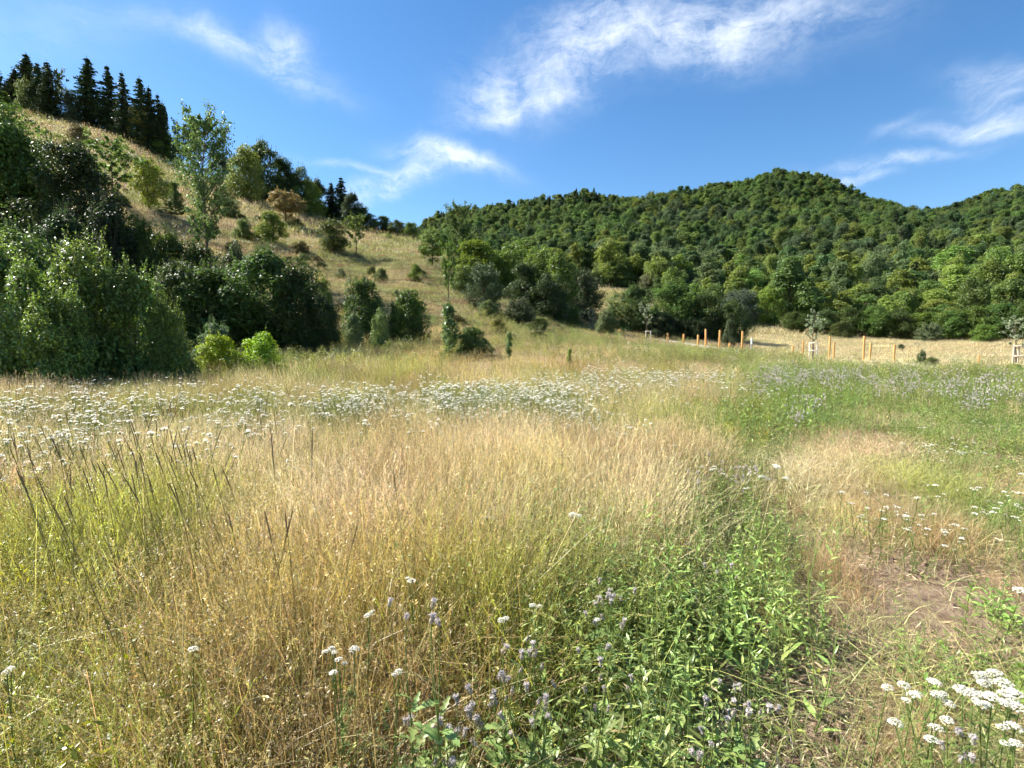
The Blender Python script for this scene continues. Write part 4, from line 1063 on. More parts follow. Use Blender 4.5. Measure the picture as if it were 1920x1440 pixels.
POSTS = [ # px, top, base(visible), Y, label bit
 (1097, 625, 632, 64, 'short orange timber post farthest left along the path'),
 (1129, 616, 640, 61, 'tall orange timber post left of the big bush clump'),
 (1161.5, 628, 643, 59, 'short orange timber post at the left foot of the bush clump'),
 (1251.5, 624, 651, 54, 'first timber post right of the white two-post guard'),
 (1281.5, 626, 654, 52.5, 'second timber post right of the white two-post guard'),
 (1308.5, 627.5, 656, 51.5, 'third timber post right of the white guard, next to the tall one'),
 (1323, 617, 657, 50.5, 'tallest timber post in front of the bush clump'),
 (1348.5, 619, 659, 49.5, 'tall timber post before the small conical tree'),
 (1368, 643, 655, 49, 'stub of a timber post between two tall ones'),
 (1391, 621, 663, 47.5, 'tall timber post at the right end of the bush clump'),
 (1486.5, 649, 674, 43.5, 'short timber post left of the pale sapling guard'),
 (1505.5, 638, 673, 43.8, 'taller timber post just left of the pale sapling guard'),
 (1555.5, 630, 677, 41.8, 'thin tall timber post right of the pale sapling guard'),
 (1564, 641, 678, 40.8, 'darker timber post close beside the thin tall one'),
 (1620, 630, 681, 39.5, 'tall timber post standing alone before the dark far hedge'),
 (1632, 644, 681, 41.5, 'faded timber post just right of the lone tall one'),
 (1677.5, 646, 684, 37.8, 'timber post below the tiny dark bush in the field'),
 (1837, 665, 688, 34, 'short timber post alone left of the wooden tree guard'),
]
for px, top, base, Y, lab in POSTS:
    x = ray(px, 650)[0] * Y; z = gz(x, Y); h = z_at(px, top, Y) - z
    wpx = 4.6 if px < 1200 else 5.6
    mb = post_mesh(max(h, .5), max(.09, wpx * Y / F * .54))
    o = obj('timber_post', mb.mesh('timber_post', M_POST)); o.location = (x, Y, z)
    o.rotation_euler = (random.gauss(0, .008), random.gauss(0, .008), random.random())
    tag(o, lab, 'post', 'orange timber posts along the path')
x = ray(1409, 650)[0] * 46.5; z = gz(x, 46.5)
e = bpy.data.objects.new('marker_post', None); link(e); e.location = (x, 46.5, z); hh = z_at(1409, 634, 46.5) - z
obj('post', post_mesh(hh - .16, .11).mesh('marker_post', M_GREY), e)
M_CAP = simple_mat('white_paint', (.7, .7, .68), (.8, .8, .78), 5, rough=.5)
c = obj('cap', post_mesh(.16, .12).mesh('marker_cap', M_CAP), e); c.location = (0, 0, hh - .16); c.scale = (1, 1, 1)
tag(e, 'thin grey marker post with a white head right of the bush clump', 'post')

def guard(px, Y, w, h, n, mat, lab, side=1.0):
    x = ray(px, 650)[0] * Y; z = gz(x, Y)
    e = bpy.data.objects.new('tree_guard', None); link(e); e.location = (x, Y, z); tag(e, lab, 'tree guard')
    pm = post_mesh(h, .085).mesh('guard_post', mat)
    R = w / 2
    if n == 2: pos = [(-R, 0), (R, 0)]
    else: pos = [(R * math.cos(a), R * math.sin(a)) for a in (np.arange(n) * 2 * math.pi / n + math.pi * .93 + .2)]
    for p in pos:
        o = obj('post', pm, e); o.location = (p[0], p[1], 0)
    for k in range(len(pos) if n > 2 else 1):
        a = Vector((*pos[k], h - .08)); b = Vector((*pos[(k + 1) % len(pos)], h - .08)); d = b - a
        mb = MB(); L_ = d.length / 2 + .05
        V = np.array([(sx * L_, sy * .012, sz * .045) for sx in (-1, 1) for sy in (-1, 1) for sz in (-1, 1)])
        mb.add(V, [(0, 1, 3, 2), (4, 6, 7, 5), (0, 4, 5, 1), (2, 3, 7, 6), (0, 2, 6, 4), (1, 5, 7, 3)])
        rm = mb.mesh('guard_rail', mat)
        nrm = Vector((d.y, -d.x, 0)).normalized() * .058
        for zz in ([h - .07] if n == 2 else [h - .07, h * .52]):
            o = obj('rail', rm, e); o.location = ((a + b) / 2 + nrm).to_tuple()[:2] + (zz,); o.rotation_euler = (0, 0, math.atan2(d.y, d.x))
M_WOODW = simple_mat('pale_timber', (.55, .48, .38), (.72, .66, .56), 6, rough=.8, stretch=(8, 8, .8))
guard(1215, 55, .48, 1.0, 2, M_WOODW, 'white two-post guard round a planted sapling before the bush clump')
guard(1525.5, 44, .62, 1.45, 3, M_WOODW, 'pale three-post guard round a planted sapling by the path')
guard(1914, 31, .75, 1.35, 3, M_POST2, 'wooden three-post tree guard with rails at the picture edge')
guard(1062, 63, .4, .9, 2, M_WOODW, 'far pale two-post guard of a sapling near the low juniper')

# ------------------------------------------------------------------ meadow plant prototypes
def ribbon(mb, base, dirs, length, width, bend, rng, n=4, v=.5, k=0., m=0, taper=.25, face=None):
    """many curved grass ribbons at once. base (N,3), dirs lean (N,2), length, width arrays, bend (N,)"""
    N_ = len(base); t = np.linspace(0, 1, n + 1)
    lean = dirs[:, None, :] * (t[None, :, None] * .55 + (t ** 2)[None, :, None] * bend[:, None, None]) * length[:, None, None]
    drop = (t ** 3)[None, :] * (bend ** 2)[:, None] * length[:, None] * .35
    z = t[None, :] * length[:, None] - drop
    P = np.concatenate([base[:, None, :2] + lean, (base[:, 2:3] + z)[:, :, None]], 2)
    if face is None: a = rng.random(N_) * 6.283
    else: a = face
    sd = np.stack([np.cos(a), np.sin(a), np.zeros(N_)], 1)[:, None, :]
    w = width[:, None, None] * (1 - (1 - taper) * t ** 1.5)[None, :, None] * .5
    A = P - sd * w; B = P + sd * w
    V = np.stack([A, B], 2).reshape(-1, 3)
    q = np.arange(n)[None, :] * 2 + (np.arange(N_) * (n + 1) * 2)[:, None]
    Q = np.stack([q, q + 1, q + 3, q + 2], -1).reshape(-1, 4)
    vv = np.repeat(np.broadcast_to(v, N_), (n + 1) * 2)
    mb.add(V, Q, v=vv, k=k, m=m)
    return P

def tip_dir(P): return unit(P[:, -1] - P[:, -2])

def tuft_dry(seed, ns=34, h=(.42, .95), r=.13, w=.0032, nb=16, head=.14, spread=.24, headw=.009, hstep=12):
    rng = np.random.default_rng(seed); mb = MB()
    b = np.column_stack([rng.normal(size=(ns, 2)) * r * .6, np.full(ns, -.02)])
    d = rng.normal(size=(ns, 2)) * spread + b[:, :2] / r * .08
    P = ribbon(mb, b, d, rng.uniform(*h, ns), np.full(ns, w), rng.uniform(.0, 1.3, ns) ** 1.4, rng, 4, rng.random(ns), taper=.5)
    tips = P[:, -1]; td = tip_dir(P)
    # seed heads: short florets hugging the tip
    k = hstep; s = np.tile(np.linspace(0, 1, k), ns); ti = np.repeat(np.arange(ns), k)
    hl = head * rng.uniform(.6, 1.3, ns)
    droop = rng.normal(size=(ns, 3)) * .4; droop[:, 2] = -.25
    Ph = tips[ti] + td[ti] * ((s - .35) * hl[ti])[:, None] + droop[ti] * (np.clip(s, 0, 1) ** 2 * hl[ti] * .6)[:, None]
    off = rng.normal(size=Ph.shape) * headw * .38
    leaves(mb, Ph + off, rng.normal(size=Ph.shape), headw * 1.9 * (1.15 - .6 * s), .26, rng, v=np.repeat(rng.random(ns), k), tdir=td[ti] + rng.normal(size=Ph.shape) * .28, k=1.0)
    if nb:
        b = np.column_stack([rng.normal(size=(nb, 2)) * r * .8, np.full(nb, -.02)])
        ribbon(mb, b, rng.normal(size=(nb, 2)) * .6, rng.uniform(.25, .5, nb), np.full(nb, .0055), rng.uniform(.3, 1.3, nb), rng, 4, rng.random(nb), taper=.1, k=.0)
    return mb

def tuft_green(seed, nb=44, h=(.22, .5), r=.14, w=.0055, bend=(.3, 1.4), spread=.4):
    rng = np.random.default_rng(seed); mb = MB()
    b = np.column_stack([rng.normal(size=(nb, 2)) * r * .6, np.full(nb, -.02)])
    ribbon(mb, b, rng.normal(size=(nb, 2)) * spread, rng.uniform(*h, nb), w * rng.uniform(.7, 1.3, nb), rng.uniform(*bend, nb), rng, 4, rng.random(nb), taper=.08)
    return mb

def herb(seed, ns=4, h=(.3, .55), r=.12, nl=16, ls=.065, asp=.26, up=.5, branch=0):
    rng = np.random.default_rng(seed); mb = MB()
    for _ in range(ns):
        b = np.array([*(rng.normal(size=2) * r * .6), -.02]); H = rng.uniform(*h)
        tip = b + np.array([*(rng.normal(size=2) * .12 * H), H])
        pts = curve_pts(b, tip, [*(rng.normal(size=2) * .03), 0], 5)
        tube(mb, pts, np.linspace(.0032, .0012, 5), 3, v=.4)
        s = (np.arange(nl) + .5) / nl; P0 = b + (tip - b) * s[:, None]
        a = np.arange(nl) * 2.4 + rng.random() * 6
        out = np.stack([np.cos(a), np.sin(a), up * (.6 + s)], 1); out = unit(out + rng.normal(size=(nl, 3)) * .2)
        sz = ls * (1.25 - .8 * s) * rng.uniform(.7, 1.2, nl)
        nn = np.stack([-out[:, 0] * .7, -out[:, 1] * .7, np.full(nl, 1.)], 1) + rng.normal(size=(nl, 3)) * .25
        leaves_full(mb, P0 + out * sz[:, None] * .5, nn, sz, asp * rng.uniform(.8, 1.3, nl), rng, tdir=out)
    return mb

def rosette(seed, n=26, ls=.10, asp=.33, r=.08, flat=.35):
    rng = np.random.default_rng(seed); mb = MB()
    a = rng.random(n) * 6.283; el = rng.uniform(.05, flat + .5, n)
    out = unit(np.stack([np.cos(a), np.sin(a), el], 1)); sz = ls * rng.uniform(.5, 1.2, n)
    c = np.column_stack([rng.normal(size=(n, 2)) * r, rng.uniform(.0, .05, n)])
    nn = np.stack([-out[:, 0] * .5, -out[:, 1] * .5, np.full(n, 1.)], 1) + rng.normal(size=(n, 3)) * .25
    leaves_full(mb, c + out * sz[:, None] * .5, nn, sz, asp, rng, tdir=out)
    return mb

def litter(seed, n=70, r=.25):
    rng = np.random.default_rng(seed); mb = MB()
    P = np.column_stack([rng.normal(size=(n, 2)) * r * .55, np.abs(rng.normal(size=n)) * .018 + .004])
    leaves(mb, P, np.array([0, 0, 1.]) + rng.normal(size=(n, 3)) * .4, rng.uniform(.015, .075, n), rng.uniform(.035, .13, n), rng, tdir=rng.normal(size=(n, 3)) * np.array([1, 1, .25]))
    return mb

def feathery(seed, n=90, h=.4, r=.14):
    """bushy weed of very fine leaflets (bedstraw, mugwort)"""
    rng = np.random.default_rng(seed); mb = MB()
    ns = 7
    for _ in range(ns):
        b = np.array([*(rng.normal(size=2) * r * .4), -.02]); H = h * rng.uniform(.6, 1.1)
        tip = b + np.array([*(rng.normal(size=2) * .35 * H), H]); tube(mb, curve_pts(b, tip, [0, 0, .04], 4), np.linspace(.0022, .001, 4), 3, v=.3)
        k = n // ns * 2; s = rng.random(k) ** .7; P = b + (tip - b) * s[:, None] + rng.normal(size=(k, 3)) * .028
        leaves(mb, P, rng.normal(size=(k, 3)) + np.array([0, 0, .6]), rng.uniform(.012, .03, k), .35, rng)
    return mb

def umbel(mb, c, R, rng, m, n=60, tilt=None):
    """flat corymb: many tiny florets on a slightly domed disc"""
    a = rng.random(n) * 6.283; rr = R * np.sqrt(rng.random(n))
    nn = np.array([0, 0, 1.]) if tilt is None else unit(np.array(tilt, float))
    ax = unit(np.cross(nn, [0.2, 1, 0])); ay = np.cross(nn, ax)
    P = c + ax * (np.cos(a) * rr)[:, None] + ay * (np.sin(a) * rr)[:, None] + nn * (-(rr / R) ** 2 * R * .42 + rng.normal(size=n) * R * .05)[:, None]
    leaves(mb, P, nn + (P - c) / R * .6 + rng.normal(size=(n, 3)) * .45, R * min(.62, .30 * (110 / n) ** .5) * rng.uniform(.7, 1.2, n), .85, rng, m=m)
    k = 9; a = np.linspace(0, 6.283, k, endpoint=False)
    for q in a:
        e = c + (ax * math.cos(q) + ay * math.sin(q)) * R * .6 - nn * R * .15
        tube(mb, [c - nn * R * 1.1, e], [.0011, .0008], 3, v=.4, m=0)

def yarrow_clump(seed, ns=5, h=(.45, .75), r=.14, R=(.012, .028), leafn=26):
    rng = np.random.default_rng(seed); mb = MB()
    for _ in range(ns):
        b = np.array([*(rng.normal(size=2) * r), -.02]); H = rng.uniform(*h)
        tip = b + np.array([*(rng.normal(size=2) * .09), H])
        tube(mb, curve_pts(b, tip, [*(rng.normal(size=2) * .02), 0], 5), np.linspace(.0028, .0018, 5), 3, v=.4)
        umbel(mb, tip, rng.uniform(*R), rng, 1, 26)
        for _k in range(rng.integers(0, 3)):
            p0 = b + (tip - b) * .82; t2 = tip + np.array([*(rng.normal(size=2) * .05), -.02 * rng.random()])
            tube(mb, [p0, t2], [.0016, .0012], 3, v=.4); umbel(mb, t2, rng.uniform(*R) * .7, rng, 1, 14)
        s = rng.random(leafn); P = b + (tip - b) * s[:, None]; a = rng.random(leafn) * 6.283
        out = np.stack([np.cos(a), np.sin(a), np.full(leafn, .7)], 1)
        leaves(mb, P + out * .02, rng.normal(size=(leafn, 3)), .05 * (1.2 - s), .14, rng, tdir=out)
    return mb

def thistle_clump(seed, ns=4, h=(.5, .8), r=.14):
    """creeping thistle for the distance: stems, leaves and pale lilac heads"""
    rng = np.random.default_rng(seed); mb = MB()
    for _ in range(ns):
        b = np.array([*(rng.normal(size=2) * r), -.02]); H = rng.uniform(*h)
        tip = b + np.array([*(rng.normal(size=2) * .07), H])
        tube(mb, curve_pts(b, tip, [0, 0, 0], 4), np.linspace(.004, .002, 4), 3, v=.4)
        for _k in range(6):
            t2 = tip + np.array([*(rng.normal(size=2) * .06), rng.uniform(-.12, .04)]); tube(mb, [b + (tip - b) * .75, t2], [.0015, .001], 3, v=.4)
            leaves(mb, t2 + rng.normal(size=(5, 3)) * .006, rng.normal(size=(5, 3)), .022, .7, rng, m=2)
            leaves(mb, t2 + np.array([0, 0, .012]) + rng.normal(size=(5, 3)) * .007, rng.normal(size=(5, 3)), .020, .8, rng, m=1)
        n = 18; s = rng.random(n) ** .8 * .85; a = rng.random(n) * 6.283
        out = unit(np.stack([np.cos(a), np.sin(a), np.full(n, .5)], 1)); P = b + (tip - b) * s[:, None]; sz = .11 * (1.2 - s)
        leaves_full(mb, P + out * sz[:, None] * .5, np.stack([-out[:, 0], -out[:, 1], np.full(n, 1.4)], 1), sz, .24, rng, tdir=out)
    return mb

def spike_clump(seed, ns=3, h=(.8, 1.05), lean=(-.28, .0)):
    rng = np.random.default_rng(seed); mb = MB()
    for _ in range(ns):
        b = np.array([*(rng.normal(size=2) * .1), -.02]); H = rng.uniform(*h)
        tip = b + np.array([H * rng.normal(-.2, .1), H * rng.normal(0, .08), H]); pts = curve_pts(b, tip, [.05, 0, .02], 8)
        tube(mb, pts[:6], np.full(6, .0016), 3, v=.4); tube(mb, pts[5:], [.0022, .0034, .001], 5, v=.3, m=1)
    return mb

G = {}
G['dry'] = [tuft_dry(i, ns=210, r=.36, nb=100).mesh('dry_grass_tuft', M_GRASS) for i in range(5)]
G['dryfine'] = [tuft_dry(20 + i, ns=150, r=.30, h=(.45, .8), head=.11, w=.0024, headw=.0065, nb=28).mesh('fine_grass_tuft', M_GRASS) for i in range(4)]
G['farDry'] = [tuft_dry(40 + i, ns=150, h=(.5, .85), r=.75, w=.006, head=.15, headw=.016, nb=70, hstep=7).mesh('meadow_grass_clump', M_GRASS) for i in range(4)]
G['green'] = [tuft_green(60 + i, nb=170, r=.30).mesh('green_grass_tuft', M_GRASS) for i in range(4)]
G['tallgreen'] = [tuft_green(70 + i, nb=36, h=(.45, .8), bend=(.1, .7), spread=.2, w=.005).mesh('tall_green_grass', M_GRASS) for i in range(3)]
G['short'] = [tuft_green(80 + i, nb=230, h=(.07, .22), r=.38, w=.003, bend=(.5, 1.8), spread=.8).mesh('short_grass_tuft', M_GRASS) for i in range(4)]
G['slopefine'] = [tuft_green(95 + i, nb=220, h=(.14, .38), r=.8, w=.011, bend=(.3, 1.3), spread=.5).mesh('slope_fine_grass', M_GRASS) for i in range(4)]
G['slope'] = [tuft_green(90 + i, nb=110, h=(.18, .42), r=.95, w=.022, bend=(.3, 1.3), spread=.4).mesh('slope_grass_clump', M_GRASS) for i in range(4)]
G['herb'] = [herb(100 + i, ns=22, r=.36).mesh('herb_clump', M_HERB) for i in range(5)]
G['herblow'] = [herb(110 + i, ns=14, r=.26, h=(.12, .28), nl=14, ls=.055, asp=.4).mesh('low_herb_clump', M_HERB) for i in range(4)]
G['rosette'] = [rosette(120 + i, n=90, r=.17).mesh('leaf_rosette', M_HERB) for i in range(4)]
G['broad'] = [rosette(130 + i, n=14, ls=.19, asp=.36, r=.05, flat=.7).mesh('broad_leaf_rosette', M_HERB) for i in range(3)]
G['litter'] = [litter(140 + i, n=260, r=.5).mesh('dry_litter', M_GRASS) for i in range(4)]
G['feather'] = [feathery(150 + i, n=420).mesh('feathery_weed', M_HERB) for i in range(4)]
G['yarrow'] = [yarrow_clump(160 + i).mesh('white_yarrow_clump', [M_STEM, M_WHITE]) for i in range(5)]
G['yarrowfar'] = [yarrow_clump(170 + i, ns=16, r=.3, R=(.014, .03), leafn=10).mesh('white_yarrow_far', [M_STEM, M_WHITE]) for i in range(4)]
G['thistle'] = [thistle_clump(180 + i).mesh('thistle_clump', [M_STEM, M_PINK, M_BRACT]) for i in range(4)]
G['spike'] = [spike_clump(190 + i).mesh('timothy_clump', [M_STALK, M_SPIKE]) for i in range(4)]

# ------------------------------------------------------------------ planting plan of the meadow
def xb(py): return np.interp(py, [640, 690, 720, 760, 800, 850, 900, 950, 1000, 1050, 1100, 1200, 1300, 1440, 1700],
                                 [1370, 1385, 1400, 1360, 1330, 1270, 1220, 1180, 1130, 1090, 1030, 850, 720, 560, 300])
def blob(px, py, cx, cy, rx, ry): return np.exp(-(((px - cx) / rx) ** 2 + ((py - cy) / ry) ** 2))

def mix_tint(px, py, base, blobs):
    w = np.full(len(px), .35)[:, None]; acc = np.array(base)[None, :] * w
    for (cx, cy, rx, ry, col, k) in blobs:
        g = (blob(px, py, cx, cy, rx, ry) * k)[:, None]; acc = acc + np.array(col)[None, :] * g; w = w + g
    return acc / w * 1.06

STRAW = (.54, .44, .19); PALE = (.62, .54, .29); PINKISH = (.56, .45, .25); GOLD = (.49, .40, .13); GRN = (.24, .30, .07)
YG = (.42, .41, .13); OCH = (.50, .41, .15); GG = (.13, .19, .07); BRN = (.30, .19, .10); PUR = (.30, .25, .20)
TALL_BLOBS = [
 (150, 740, 260, 40, (.42, .40, .18), 1.0), (450, 690, 220, 14, GG, 2.0), (620, 690, 100, 20, GG, 1.4), (100, 705, 200, 14, (.36, .27, .12), 1.6),
 (350, 715, 130, 12, (.32, .23, .12), 1.2),
 (950, 680, 230, 16, OCH, 2.4), (700, 665, 90, 12, (.40, .33, .10), 1.4), (560, 670, 80, 10, (.34, .24, .13), 1.3),
 (600, 760, 220, 40, (.30, .31, .10), 1.2), (200, 800, 260, 50, (.44, .42, .19), 1.2), (520, 810, 60, 14, PALE, 1.0),
 (860, 745, 300, 25, (.36, .36, .14), 1.2), (1000, 830, 320, 60, PALE, 1.6), (1250, 770, 150, 60, PINKISH, 1.6), (1150, 790, 200, 50, PALE, 1.0),
 (800, 900, 250, 60, (.56, .48, .24), 1.5), (650, 1000, 250, 70, (.50, .42, .18), 1.4), (300, 900, 200, 60, (.42, .36, .17), 1.2), (130, 950, 150, 70, (.44, .40, .19), 1.2),
 (300, 1100, 300, 80, (.46, .38, .15), 1.3), (560, 1080, 100, 90, GOLD, 1.6), (60, 1120, 120, 80, YG, 1.3), (250, 1320, 300, 100, (.42, .37, .13), 1.5),
 (550, 1250, 150, 110, YG, 1.5), (100, 1380, 150, 80, (.27, .29, .08), 1.3), (650, 1400, 120, 80, (.34, .27, .11), 1.2),
 (850, 1130, 160, 70, GOLD, 1.5), (900, 1230, 120, 60, (.36, .28, .08), 1.1), (1130, 980, 100, 60, (.38, .33, .13), 1.0), (700, 1140, 120, 60, (.34, .30, .08), 1.0),
 (1350, 690, 80, 25, STRAW, 1.0),
]
def WHITE(px, py):
    return (1.0 * blob(px, py, 20, 762, 60, 10) + .26 * blob(px, py, 250, 790, 330, 45) + .22 * blob(px, py, 800, 775, 350, 40) + .3 * blob(px, py, 850, 740, 300, 24) + .9 * blob(px, py, 90, 748, 60, 8) + .9 * blob(px, py, 190, 722, 50, 14) + .55 * blob(px, py, 180, 790, 120, 25) + .9 * blob(px, py, 310, 770, 70, 16)
                + .9 * blob(px, py, 400, 728, 50, 14) + .7 * blob(px, py, 450, 760, 70, 20) + .9 * blob(px, py, 640, 745, 70, 18) + .9 * blob(px, py, 740, 740, 90, 20)
                + 1.0 * blob(px, py, 900, 732, 110, 18) + 1.1 * blob(px, py, 1030, 722, 110, 22) + 1.2 * blob(px, py, 1180, 703, 120, 13) + 1.1 * blob(px, py, 1310, 702, 60, 10) + .7 * blob(px, py, 880, 772, 60, 12)
                + .5 * blob(px, py, 1090, 750, 60, 14) + .35 * blob(px, py, 250, 880, 130, 25) + .10 + .9 * blob(px, py, 1700, 870, 90, 16) + .8 * blob(px, py, 1740, 850, 60, 20) + 1.0 * blob(px, py, 1890, 868, 40, 14)
                + .8 * blob(px, py, 1830, 897, 50, 12) + .5 * blob(px, py, 1370, 860, 60, 14) + .4 * blob(px, py, 1430, 895, 60, 10) + .35 * blob(px, py, 1700, 910, 40, 10) + .25 * blob(px, py, 1080, 965, 50, 20) + .3 * blob(px, py, 1770, 780, 50, 12))

def zone(x, y, z, h):
    return project(x, y, z + h)

TAN31 = 0.96
def candidates(y0, y1, spacing, rng, margin=1.12, umin=None, umax=None):
    """jittered points on the ground in the wedge the camera can see (with margin)"""
    out = []
    y = y0
    gx = []; 
    nx = int((y1 * TAN31 * margin * 2 + 2) / spacing); ny = int((y1 - y0) / spacing)
    X = (np.arange(nx) - nx / 2)[:, None] * spacing + rng.uniform(-.6, .6, (nx, ny)) * spacing
    Y = y0 + np.arange(ny)[None, :] * spacing + rng.uniform(-.6, .6, (nx, ny)) * spacing
    X, Y = X.ravel(), np.broadcast_to(Y, X.shape).ravel()
    k = np.abs(X) < Y * TAN31 * margin + .6
    return X[k], Y[k]

def emit(name, kind, x, y, S, tint, rng, label, tilt=.06, lean=(0, 0), zoff=0.0):
    n = len(x); z = ground_z(x, y) + zoff
    R = np.zeros((n, 3)); R[:, 2] = rng.random(n) * 6.283; R[:, :2] = rng.normal(size=(n, 2)) * tilt + np.array(lean)
    if np.ndim(S) == 1: S = np.stack([S, S, S], 1)
    idx = rng.integers(0, len(G[kind]), n)
    o = scatter(name, np.stack([x, y, z], 1), R, S, idx, tint, [proto_collection(name + '_kinds', G[kind])], label)
    print(name, n)
    return o

def jit(t, rng, a=.18):
    n = len(t); v = 1 + rng.normal(size=(n, 1)) * a
    return np.clip(t * v * (1 + rng.normal(size=(n, 3)) * a * .25), .01, .95)

def meadow():
    rng = np.random.default_rng(77)
    # ---- tall grass, near
    for (nm, kind, y0, y1, sp, hz) in [('tall_grass', 'dry', .75, 7, .25, .55), ('fine_tall_grass', 'dryfine', .75, 7, .25, .5), ('meadow_grass', 'dry', 7, 15, .42, .55),
                                       ('far_meadow_grass', 'farDry', 13.5, 40, .80, .5)]:
        x, y = candidates(y0, y1, sp, rng)
        px, py = zone(x, y, ground_z(x, y), hz)
        edge = xb(py) + (fbm(x * .9 + 5, y * .9, 2) - .5) * 160
        pr = np.clip((edge - px) / 50 + .5, 0, 1)
        # shaded gap before the tall stand near the lower middle
        pr = pr * (1 - .96 * blob(px, py, 930, 1320, 210, 130)) * (1 - .5 * blob(px, py, 1050, 1150, 120, 60))
        # dry tufts in the right part
        pr = np.maximum(pr, .0)
        patch = (1.3 * blob(px, py, 1620, 815, 110, 38) + .6 * blob(px, py, 1540, 800, 40, 20) + .8 * blob(px, py, 1740, 880, 50, 40) + .8 * blob(px, py, 1900, 1040, 50, 45)) * (fbm(x * 1.9, y * 1.9, 2) > .45)
        pr2 = np.clip(patch * 1.1, 0, .9) if kind != 'farDry' else patch * .8
        # beyond the path: pale field
        farf = (py < 690) & (px > 1380) & (y > 36)
        hbase = np.where(px < 1250, 1.0, .85)
        u = rng.random(len(x))
        is1 = u < pr; is2 = (~is1) & (u < pr2)
        if kind == 'farDry':
            y_path = np.interp(x, np.sort(PATH[0]), PATH[1][np.argsort(PATH[0])])
            onpath = (np.abs(y - y_path) < 2.4) & (x > PATH[0].min())
            is1 &= ~onpath; is2 &= ~onpath
        k = is1 | is2
        t = mix_tint(px, py, STRAW, TALL_BLOBS)
        t = np.where(is2[:, None], np.array((.66, .54, .30)), t)
        ng = fbm(x * .8, y * .8, 3)[:, None]; g = np.clip((ng - .46) * 4, 0, .8) * (1 - .55 * blob(px, py, 1050, 840, 330, 90)[:, None])
        t = t * (1 - g) + np.array((.32, .37, .08)) * g
        nb_ = np.clip((fbm(x * 1.1 + 40, y * 1.1, 3)[:, None] - .54) * 6, 0, .7); t = t * (1 - nb_) + np.array((.36, .25, .13)) * nb_
        nw_ = np.clip((fbm(x * .9 + 80, y * .9 + 20, 3)[:, None] - .54) * 6, 0, .8); t = t * (1 - nw_) + np.array((.66, .56, .34)) * nw_
        hs = hbase * (.50 + .75 * fbm(x * .9 + 3, y * .9, 3)) * rng.uniform(.7, 1.15, len(x))
        pr = pr * np.clip(.45 + 2.2 * (fbm(x * 1.6 + 11, y * 1.6, 2) - .25), .3, 1)
        is1 = u < pr; k = is1 | is2
        hs = np.where(is2, hs * .5, hs)
        hs *= np.clip(1 - .25 * blob(px, py, 1000, 1150, 200, 100), .5, 1)
        hs *= np.where(y > 22, .62, 1.0) * np.clip(.74 + (y - .8) * .25, .74, 1)
        wz = WHITE(px, py); hs *= 1 - .3 * np.clip(wz, 0, 1)
        sx = np.full(len(x), 1.0)
        emit(nm, kind, x[k], y[k], np.stack([sx, sx, hs], 1)[k], jit(t[k], rng), rng,
             {'tall_grass': 'tall dry golden grass with nodding seed heads close by', 'fine_tall_grass': 'fine-stemmed dry grass mixed into the tall stand',
              'meadow_grass': 'dry meadow grass in the middle distance', 'far_meadow_grass': 'dry grass of the meadow reaching to the hedge and path'}[nm], lean=(0, -.06), tilt=.13)
    # ---- green blades low in the tall grass
    x, y = candidates(.7, 12, .34, rng); px, py = zone(x, y, ground_z(x, y), .25)
    edge = xb(py); pr = np.clip((edge + 60 - px) / 60, 0, 1) * (.35 + .5 * fbm(x * .7, y * .7, 2)) * (1 - .6 * blob(px, py, 900, 1290, 130, 80))
    k = rng.random(len(x)) < pr; n = k.sum()
    t = np.array((.17, .23, .05)) * (1 - rng.random((n, 1)) * .0) + rng.random((n, 1)) * np.array((.12, .05, .02))
    emit('green_undergrass', 'green', x[k], y[k], rng.uniform(.7, 1.25, n), jit(t, rng), rng, 'green blades growing low among the tall dry stems')
    x, y = candidates(.8, 20, .42, rng); px, py = zone(x, y, ground_z(x, y), .5)
    pr = np.clip((xb(py) - px) / 50 + .6, 0, 1) * (.42 + .9 * blob(px, py, 500, 1300, 350, 150) + .5 * blob(px, py, 100, 900, 250, 200) + .5 * blob(px, py, 1350, 790, 60, 60)) * (1 - .8 * blob(px, py, 900, 1290, 130, 80))
    k = rng.random(len(x)) < pr; n = k.sum()
    emit('tall_green_grass', 'tallgreen', x[k], y[k], rng.uniform(.75, 1.15, n), jit(np.tile((.22, .27, .07), (n, 1)), rng), rng, 'upright green grass standing among the straw')
    # ---- feathery yellow-green weeds in the tall grass
    x, y = candidates(.9, 14, .34, rng); px, py = zone(x, y, ground_z(x, y), .4)
    pr = .15 + .7 * blob(px, py, 250, 1280, 200, 120) + .6 * blob(px, py, 880, 1120, 160, 80) + .8 * blob(px, py, 560, 1270, 90, 60) + .5 * blob(px, py, 1020, 1270, 80, 60) + .4 * blob(px, py, 100, 760, 300, 60)
    pr *= np.clip((xb(py) + 120 - px) / 60, 0, 1)
    k = rng.random(len(x)) < pr; n = k.sum()
    t = np.where(rng.random((n, 1)) < .25, np.array((.36, .24, .06)), np.array((.30, .31, .05)))
    emit('feathery_weeds', 'feather', x[k], y[k], rng.uniform(.9, 1.5, n), jit(t, rng), rng, 'feathery yellow-green and rusty weeds among the grass')
    # ---- green herb strip
    def strip(px, py):
        e = xb(py)
        right = np.interp(py, [680, 740, 790, 900, 1000, 1050, 1100, 1200, 1300, 1440], [1960, 1900, 1450, 1380, 1420, 1440, 1430, 1370, 1300, 1230])
        return np.clip((px - e) / 60 + .4, 0, 1) * np.clip((right - px) / 70 + .5, 0, 1)
